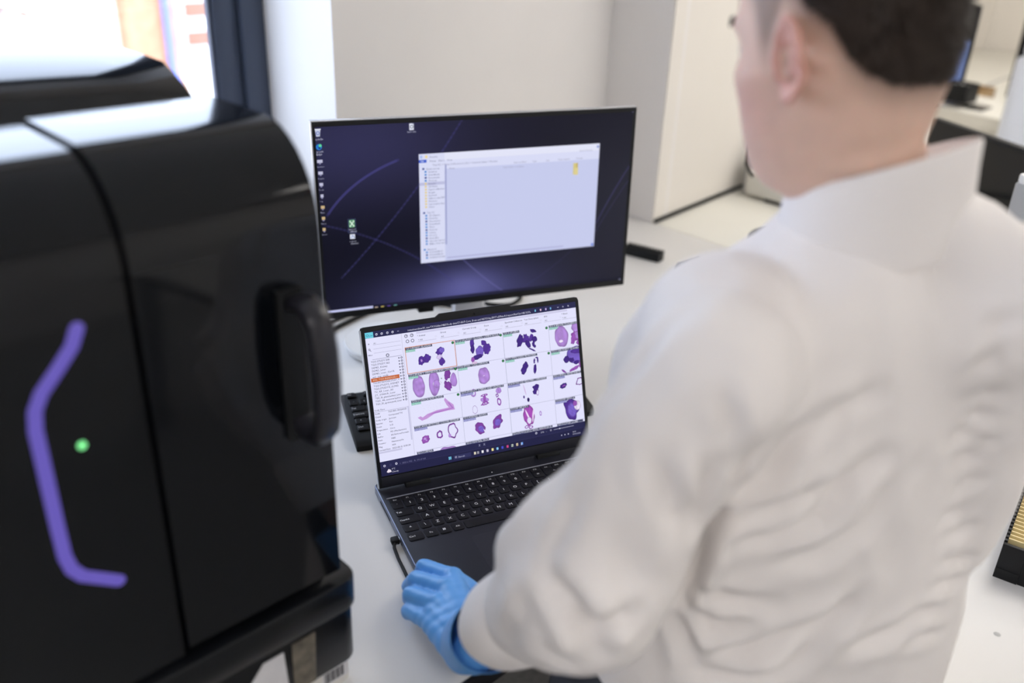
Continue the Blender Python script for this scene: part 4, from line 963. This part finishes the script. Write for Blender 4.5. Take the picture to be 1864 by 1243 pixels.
body_me = remesh(b, 'body', .0028, 5, .5)
P = coords(body_me); h = head_local(P); l, f, z = h.T
def G(x, c_, s_): return np.exp(-((x - c_) / s_) ** 2)
front = np.clip((f - .03) / .03, 0, 1) * (z > -.125) * (z < .12)
al_ = abs(l)
df = .020 * G(l, 0, .010) * G(z, -.028, .013) + .013 * G(l, 0, .0075) * G(z, -.004, .018) + .008 * G(al_, .030, .018) * G(z, .020, .008) \
   - .010 * G(al_, .031, .013) * G(z, .001, .010) + .005 * G(al_, .042, .016) * G(z, -.022, .016) + .005 * G(l, 0, .018) * G(z, -.056, .006) + .005 * G(l, 0, .017) * G(z, -.068, .006) \
   - .004 * G(l, 0, .02) * G(z, -.062, .0025) + .007 * G(l, 0, .016) * G(z, -.098, .012) - .005 * G(l, 0, .014) * G(z, -.080, .007)
df = df * front
dl = np.sign(l) * (-.0035 * G(f, .055, .025) * G(z, .035, .03) + .003 * G(f, .045, .02) * G(z, -.02, .014)) * (al_ > .03) * (z > -.12)
off = np.c_[dl, df, np.zeros_like(df)]
wf = off[:, 1] * cH; wz = -off[:, 1] * sH
P = P + off[:, :1] * np.array(LH) + wf[:, None] * np.array(FH) + wz[:, None] * np.array((0, 0, 1.0))
set_coords(body_me, P)
# where hair grows
def sstep(a, b_, x): t = np.clip((x - a) / (b_ - a), 0, 1); return t * t * (3 - 2 * t)
def hairline(f):
    return np.interp(f, [-.12, -.078, -.066, -.054, -.042, -.030, .010, .018, .024, .032, .042, .062, .080, .10], [-.036, -.036, -.034, -.026, -.014, .008, .032, .006, -.008, -.004, .018, .050, .074, .082])
lowest = hairline(f)
ondist = z - lowest
side = 1 - .97 * sstep(-.012, .010, f) * sstep(.075, .045, z) * (al_ > .03)
mask = sstep(-.002, .030, ondist) * (z > -.08) * (np.linalg.norm(h, axis=1) < .16) * (al_ < .0795 + 10 * (z > .036))
mask = mask * (.25 + .75 * side)
thick = mask * side * (.0006 + .0065 * sstep(.002, .06, ondist) + .012 * sstep(.06, .11, z))
ca = body_me.color_attributes.new('tone', 'FLOAT_COLOR', 'POINT')
stub = sstep(-.012, .034, ondist) * (z > -.085) * (np.linalg.norm(h, axis=1) < .16) * (al_ < .078)
stub = np.maximum(stub * .9, 0) * (.78 + .22 * side)
pinks = .35 * G(f, .05, .03) * G(z, -.04, .03) * (al_ > .03) + .6 * (al_ > .0775) * (abs(z) < .05) * (f < .02) * (f > -.04)
col = np.ones((len(P), 4)); col[:, 0] = stub; col[:, 1] = pinks; col[:, 2] = 0
ca.data.foreach_set('color', col.astype(np.float32).ravel())
nt = M['skin'].node_tree; bs_ = nt.nodes['Principled BSDF']; old = bs_.inputs['Base Color'].links[0].from_socket
at_ = nt.nodes.new('ShaderNodeAttribute'); at_.attribute_name = 'tone'; sp_ = nt.nodes.new('ShaderNodeSeparateColor'); nt.links.new(at_.outputs['Color'], sp_.inputs[0])
m1 = nt.nodes.new('ShaderNodeMixRGB'); m1.inputs[2].default_value = (.66, .27, .22, 1); nt.links.new(sp_.outputs[1], m1.inputs[0]); nt.links.new(old, m1.inputs[1])
m2 = nt.nodes.new('ShaderNodeMixRGB'); m2.inputs[2].default_value = (.10, .065, .05, 1); nt.links.new(sp_.outputs[0], m2.inputs[0]); nt.links.new(m1.outputs[0], m2.inputs[1]); nt.links.new(m2.outputs[0], bs_.inputs['Base Color'])
body = link('body', body_me, M['skin'], person)
# --- hair: a close cap that thins out to nothing, with short strands over it
N = normals(body_me)
fv = np.empty(len(body_me.polygons) * 4, int); ok4 = all(len(p.vertices) == 4 for p in body_me.polygons)
faces = [tuple(p.vertices) for p in body_me.polygons]
keep = [q for q in faces if min(thick[i] for i in q) > .0009]
ids = sorted({i for q in keep for i in q}); new = {o: k for k, o in enumerate(ids)}
idx = np.array(ids); nz = np.array([mnoise.noise(Vector(P[i]) * 90) for i in ids])
capv = P[idx] + N[idx] * (thick[idx] * .62 * (1 + .25 * nz) - .0008)[:, None]
tv, tf = [], []
prob = np.array([max(0, mask[list(q)].mean()) for q in keep]); cnt = rng.poisson(prob * 2.1)
for q, c_ in zip(keep, cnt):
    for _ in range(c_):
        w = rng.dirichlet(np.ones(4)); i = list(q); p = w @ P[i]; n = N[i].mean(0); th = float(w @ thick[i]); hz = float(w @ z[i]); hf = float(w @ f[i])
        comb = np.array(FH) * (.9 if hz > .07 else -.15) - np.array((0, 0, 1.0)) * (.1 if hz > .07 else .9)
        d = n * .75 + comb * .55 + rng.normal(size=3) * .22; d /= np.linalg.norm(d)
        L = (.003 + th * 1.15) * rng.uniform(.7, 1.15); sd = np.cross(d, n); s_ = np.linalg.norm(sd); sd = sd / s_ if s_ > 1e-4 else np.array((1, 0, 0)); wd_ = .0005
        p0 = p - n * .001; p1 = p + d * L * .6; p2 = p + d * L + comb * L * .25; k = len(ids) + len(tv)
        tv += [p0 - sd * wd_, p0 + sd * wd_, p1 + sd * wd_ * .8, p1 - sd * wd_ * .8, p2]; tf += [(k, k + 1, k + 2, k + 3), (k + 3, k + 2, k + 4)]
hm = bpy.data.meshes.new('hair'); hm.from_pydata([tuple(v) for v in capv] + [tuple(v) for v in tv], [], [tuple(new[i] for i in q) for q in keep] + tf)
for p_ in hm.polygons: p_.use_smooth = True
link('hair', hm, M['hair'], person)
M['eye'] = mat('eye_white', (.8, .78, .76), .2); M['iris'] = mat('iris', (.10, .13, .16), .2)
for s in (-1, 1):
    e = MB().blob(HL(s * .031, .0735, .001), .0115, 3).build('eye', M['eye'], person)
    MB().blob(HL(s * .031, .0805, .001), (.0055, .0055, .0055), 2).build('iris', M['iris'], e)
    MB().tube([HL(s * .014, .098, .019), HL(s * .030, .0985, .024), HL(s * .048, .085, .020)], [.0022, .003, .0012], 8, round_ends=True).build('eyebrow', M['hair'], person)

# --- lab coat
def torso_ring(z_, fb, ff, w, e=2.4, n=56, l0=0.0):
    c_, h_ = (fb + ff) / 2, (ff - fb) / 2; R = []
    for k in range(n):
        t = 2 * math.pi * k / n; a, b_ = math.sin(t), math.cos(t)
        R.append(PL(l0 + math.copysign(abs(a) ** (2 / e), a) * w, c_ + math.copysign(abs(b_) ** (2 / e), b_) * h_, z_))
    return R
b = MB()
b.loft([torso_ring(*r) for r in ((-.34, -.06, .27, .255, 2.4, 56, -.02), (-.15, -.06, .26, .225, 2.4, 56, -.025), (0, -.055, .245, .21, 2.4, 56, -.04), (.15, -.045, .235, .207, 2.4, 56, -.050), (.26, -.046, .228, .196, 2.4, 56, -.040), (.36, -.052, .220, .182, 2.4, 56, -.020), (.45, -.052, .205, .168, 2.4, 56, -.010), (.51, -.047, .180, .136, 2.3, 56, -.010), (.540, -.040, .150, .100, 2.2, 56, -.014), (.562, -.028, .130, .074, 2.1, 56, -.022), (.578, -.018, .124, .066, 2, 56, -.026), (.590, -.008, .116, .056, 2, 56, -.028))])
for S, sg in ((S_L, 1), (S_R, -1)):
    b.tube([PL(sg * .03, .045, .520 if sg > 0 else .600), PL(sg * .075, .030, .504 if sg > 0 else .598), S + Vector((0, 0, .002))], [.043, .043, .053], 24, round_ends=True)
    b.tube([PL(sg * .09, .03, .50), S - Vector((0, 0, .015))], [.075, .062], 24, round_ends=True)
b.tube([S_L + Vector((0, 0, .002)), S_L.lerp(E_L, .3) + Vector((-.008, 0, 0)), S_L.lerp(E_L, .62) + Vector((-.004, 0, 0)), S_L.lerp(E_L, .85), E_L + Vector((-.002, .004, .0))], [.056, .058, .060, .068, .072], 28, round_ends=True)
b.tube([E_L, E_L.lerp(W_L, .25), E_L.lerp(W_L, .40), E_L.lerp(W_L, .48)], [.072, .062, .051, .044], 28, round_ends=True)
b.tube([S_L.lerp(E_L, .55) + Vector((-.004, .012, 0)), PW(.040, .655, .325), PW(.018, .668, .298), PW(.032, .688, .252)], [.048, .040, .028, .034], 20, round_ends=True)
b.tube([S_R + Vector((0, 0, .004)), S_R.lerp(E_R, .3), S_R.lerp(E_R, .65), E_R, E_R.lerp(W_R, .3), E_R.lerp(W_R, .62), E_R.lerp(W_R, .78)], [.060, .058, .059, .059, .056, .052, .044], 28, round_ends=True)
coat_me = remesh(b, 'lab_coat', .0065, 14, .5)
P = coords(coat_me)
def folds(P, N):
    d = np.zeros(len(P))
    for i, p in enumerate(P):
        a = mnoise.noise(Vector((p[0] * 9, p[1] * 9, p[2] * 5))); b_ = mnoise.noise(Vector((p[0] * 22 + 5, p[1] * 22, p[2] * 11 + p[0] * 9)))
        d[i] = .0045 * a + .0022 * (1 - abs(b_) * 2.2)
    return d
def crease(P, pts, depth, width, raise_=.4):
    """a fold line: a valley along pts with a soft ridge on both sides"""
    pts = [np.array(p) for p in pts]; best = np.full(len(P), 9.0); tt = np.zeros(len(P)); n = len(pts) - 1
    for k in range(n):
        a, b_ = pts[k], pts[k + 1]; ab = b_ - a; t = np.clip((P - a) @ ab / (ab @ ab), 0, 1)
        dd = np.linalg.norm(P - a - t[:, None] * ab, axis=1); m_ = dd < best; best[m_] = dd[m_]; tt[m_] = (k + t[m_]) / n
    fade = np.sin(np.pi * np.clip(tt * .92 + .04, 0, 1)) ** .6
    return fade * 2.0 * (-depth * np.exp(-(best / width) ** 2) + raise_ * depth * np.exp(-((best - 2.0 * width) / width) ** 2))
CREASES = [
 ([(0.181,0.655,0.352),(0.176,0.661,0.318),(0.171,0.668,0.277),(0.166,0.674,0.243)],0.019,0.009),
 ([(0.152,0.582,0.454),(0.151,0.589,0.415),(0.156,0.6,0.378)],0.007,0.008),
 ([(0.262,0.65,0.466),(0.236,0.646,0.441),(0.218,0.648,0.397),(0.197,0.65,0.373),(0.181,0.656,0.342)],0.008,0.01),
 ([(0.297,0.66,0.479),(0.273,0.652,0.465),(0.263,0.65,0.431)],0.004,0.009),
 ([(0.285,0.653,0.392),(0.247,0.648,0.377),(0.214,0.649,0.359),(0.184,0.655,0.343)],0.007,0.009),
 ([(0.318,0.66,0.418),(0.291,0.655,0.399),(0.272,0.652,0.362),(0.234,0.651,0.335),(0.191,0.656,0.326)],0.007,0.01),
 ([(0.342,0.667,0.399),(0.317,0.661,0.345),(0.281,0.655,0.314),(0.223,0.654,0.309)],0.004,0.012),
 ([(0.182,0.666,0.265),(0.21,0.66,0.254),(0.248,0.657,0.255)],0.006,0.009),
 ([(0.174,0.671,0.239),(0.199,0.666,0.218),(0.23,0.66,0.23)],0.006,0.009),
 ([(0.323,0.666,0.243),(0.278,0.662,0.216),(0.231,0.662,0.189),(0.195,0.669,0.166)],0.008,0.011),
 ([(0.328,0.667,0.261),(0.294,0.664,0.195),(0.27,0.662,0.161)],0.006,0.011),
 ([(0.185,0.67,0.151),(0.225,0.664,0.154),(0.264,0.661,0.163)],0.007,0.009),
 ([(0.164,0.676,0.234),(0.177,0.672,0.196),(0.189,0.67,0.164)],0.006,0.009),
 ([(0.406,0.691,0.217),(0.372,0.677,0.202),(0.336,0.668,0.193)],0.005,0.01),
 ([(0.112,0.582,0.457),(0.127,0.58,0.42),(0.145,0.59,0.385)],0.005,0.009),
 ([(0.154,0.582,0.514),(0.163,0.578,0.493),(0.163,0.581,0.479)],0.004,0.007),
 ([(0.128,0.628,0.557),(0.102,0.629,0.522),(0.074,0.637,0.468),(0.064,0.636,0.442)],0.0035,0.008),
 ([(0.038,0.584,0.336),(0.052,0.571,0.326),(0.066,0.563,0.309),(0.083,0.562,0.278)],0.009,0.01),
 ([(0.071,0.563,0.309),(0.09,0.563,0.315),(0.105,0.566,0.32)],0.008,0.009),
 ([(0.02,0.589,0.308),(0.014,0.591,0.28),(0.003,0.623,0.233)],0.0025,0.01),
 ([(0.034,0.576,0.265),(0.047,0.57,0.265),(0.066,0.565,0.268)],0.0025,0.01),
 ([(0.059,0.605,0.407),(0.042,0.598,0.365),(0.031,0.595,0.339)],0.003,0.01),
 ([(0.091,0.576,0.381),(0.1,0.572,0.362),(0.11,0.57,0.34)],0.004,0.014),
 ([(0.392,0.667,0.523),(0.389,0.668,0.512),(0.388,0.67,0.497)],0.0032,0.007),
 ([(0.385,0.669,0.506),(0.381,0.67,0.501),(0.378,0.673,0.492)],0.0032,0.007),
 ([(0.398,0.689,0.461),(0.403,0.684,0.469),(0.409,0.681,0.472)],0.0032,0.007),
 ([(0.395,0.693,0.437),(0.404,0.692,0.444),(0.412,0.688,0.447)],0.0032,0.007),
 ([(0.38,0.684,0.421),(0.395,0.693,0.421),(0.407,0.693,0.423)],0.0032,0.007),
 ([(0.416,0.696,0.405),(0.42,0.692,0.415),(0.427,0.69,0.419)],0.0032,0.007),
 ([(0.39,0.689,0.399),(0.405,0.698,0.396),(0.417,0.699,0.394)],0.0032,0.007),
 ([(0.409,0.699,0.361),(0.421,0.702,0.368),(0.431,0.7,0.374)],0.0032,0.007),
 ([(0.401,0.695,0.329),(0.416,0.703,0.33),(0.43,0.709,0.328)],0.0032,0.007),
 ([(0.416,0.703,0.304),(0.433,0.711,0.307),(0.447,0.713,0.311)],0.0032,0.007),
 ([(0.417,0.7,0.274),(0.439,0.713,0.269),(0.462,0.724,0.263)],0.0032,0.007),
 ([(0.412,0.695,0.248),(0.433,0.709,0.245),(0.458,0.726,0.234)],0.0032,0.007),
 ([(0.394,0.686,0.222),(0.412,0.694,0.221),(0.435,0.707,0.211)],0.0032,0.007),
 ([(0.396,0.685,0.187),(0.418,0.695,0.187),(0.445,0.711,0.176)],0.0032,0.007),
 ([(0.379,0.671,0.531),(0.388,0.671,0.539),(0.396,0.669,0.544)],0.0032,0.007)]

N = normals(coat_me)
P2 = P + N * folds(P, N)[:, None]
for pts, dep, wid in CREASES: P2 = P2 + N * crease(P, [np.array(p) - np.array(ROOT) + np.array((0, 0, Z0)) for p in pts], dep, wid)[:, None]
set_coords(coat_me, P2)
coat = link('lab_coat', coat_me, M['coat'], person)
# stand collar
rings = []
n = 48
def collar_ring(z_, dr, tilt_):
    R = []
    for k in range(n):
        t = 2 * math.pi * k / n; a, b_ = math.sin(t), math.cos(t)
        R.append(PL(-.043 + a * (.070 + dr), .056 + b_ * (.066 + dr), z_ - tilt_ * (b_ + 1) / 2 - a * .020))
    return R
outer = [collar_ring(.575, .012, .050), collar_ring(.622, .0085, .050), collar_ring(.643, .006, .050), collar_ring(.662, .0045, .050), collar_ring(.6645, .0035, .050)]
inner = [collar_ring(.6645, .0015, .050), collar_ring(.662, .0005, .050), collar_ring(.640, .000, .050), collar_ring(.575, .002, .050)]
MB().loft(outer + inner).build('collar', M['coat'], coat, True, 60)
# cuffs: open ends of the sleeves
for E_, W, nm in ((E_L, W_L, 'l'), (E_R, W_R, 'r')):
    ax = (W - E_).normalized(); L_ = (W - E_).length
    def cr(s, r):
        c_ = E_ + ax * s; u = (Vector((0, 0, 1)) - ax * ax.z).normalized(); v = ax.cross(u)
        return [c_ + (u * math.cos(2 * math.pi * k / 40) * r * 1.0 + v * math.sin(2 * math.pi * k / 40) * r * (1.08 + .04 * math.sin(6 * math.pi * k / 40))) for k in range(40)]
    s1 = L_ - .104
    MB().loft([cr(s1 - .074, .045), cr(s1 - .062, .0515), cr(s1 - .03, .0510), cr(s1 - .004, .0495), cr(s1, .0485), cr(s1 - .001, .0465), cr(s1 - .035, .0460)], cap=False).build('cuff', M['coat'], coat, True, 60)
# --- gloves
for H, E_, W in ((HL_, E_L, W_L), (HR_, E_R, W_R)):
    b = MB(); hand(b, H, E_, 1.0); me = remesh(b, 'glove', .0021, 7, .5)
    P = coords(me); N = normals(me)
    w = np.array(H['w']); ax = np.array((H['m'][0] - H['w']).normalized()); sd = np.cross(ax, (0, 0, 1.0)); s_ = (P - w) @ ax; t_ = (P - w) @ sd
    wr = np.sin(s_ * 330 + 60 * t_ * np.sin(s_ * 50)) * np.exp(-((s_ - .035) / .04) ** 2) * .0007
    for i, p in enumerate(P): wr[i] += .0006 * mnoise.noise(Vector((s_[i] * 120, t_[i] * 40, p[2] * 60)))
    set_coords(me, P + N * wr[:, None])
    g_ = link('glove', me, M['glove'], person)
    back = (E_ - W).normalized()
    def gr(s, r):
        c_ = W + back * s + (H['l'][0] - H['i'][0]) * .10; u = (Vector((0, 0, 1)) - back * back.z).normalized(); v = back.cross(u)
        return [c_ + (u * math.cos(2 * math.pi * k / 36) * r * .95 + v * math.sin(2 * math.pi * k / 36) * r * 1.12) for k in range(36)]
    MB().loft([gr(-.010, .0290), gr(.012, .0355), gr(.038, .0400), gr(.066, .0430), gr(.0675, .0430), gr(.066, .0412), gr(.02, .038)], cap=False).build('glove_cuff', M['glove'], g_, True, 60)
# --- trousers and shoes under the bench
b = MB()
for s in (-1, 1): b.tube([PL(s * .085, .085, .02), PL(s * .10, .085, -.20), PL(s * .11, .095, -.42), PL(s * .11, .085, -.66), PL(s * .11, .085, -.70)], [.105, .092, .072, .062, .064], 20)
b.tube([PL(-.09, .085, .0), PL(.09, .085, .0)], .115, 20, round_ends=True)
link('trousers', remesh(b, 'trousers', .010, 6), M['trousers'], person)
for s in (-1, 1):
    b = MB(); b.tube([PL(s * .11, .04, -.715), PL(s * .115, .12, -.71), PL(s * .12, .22, -.722)], [.040, .042, .034], 18, round_ends=True)
    for v in b.bm.verts: v.co.z = max(v.co.z, .004)
    b.build('shoe', M['matte'], person)
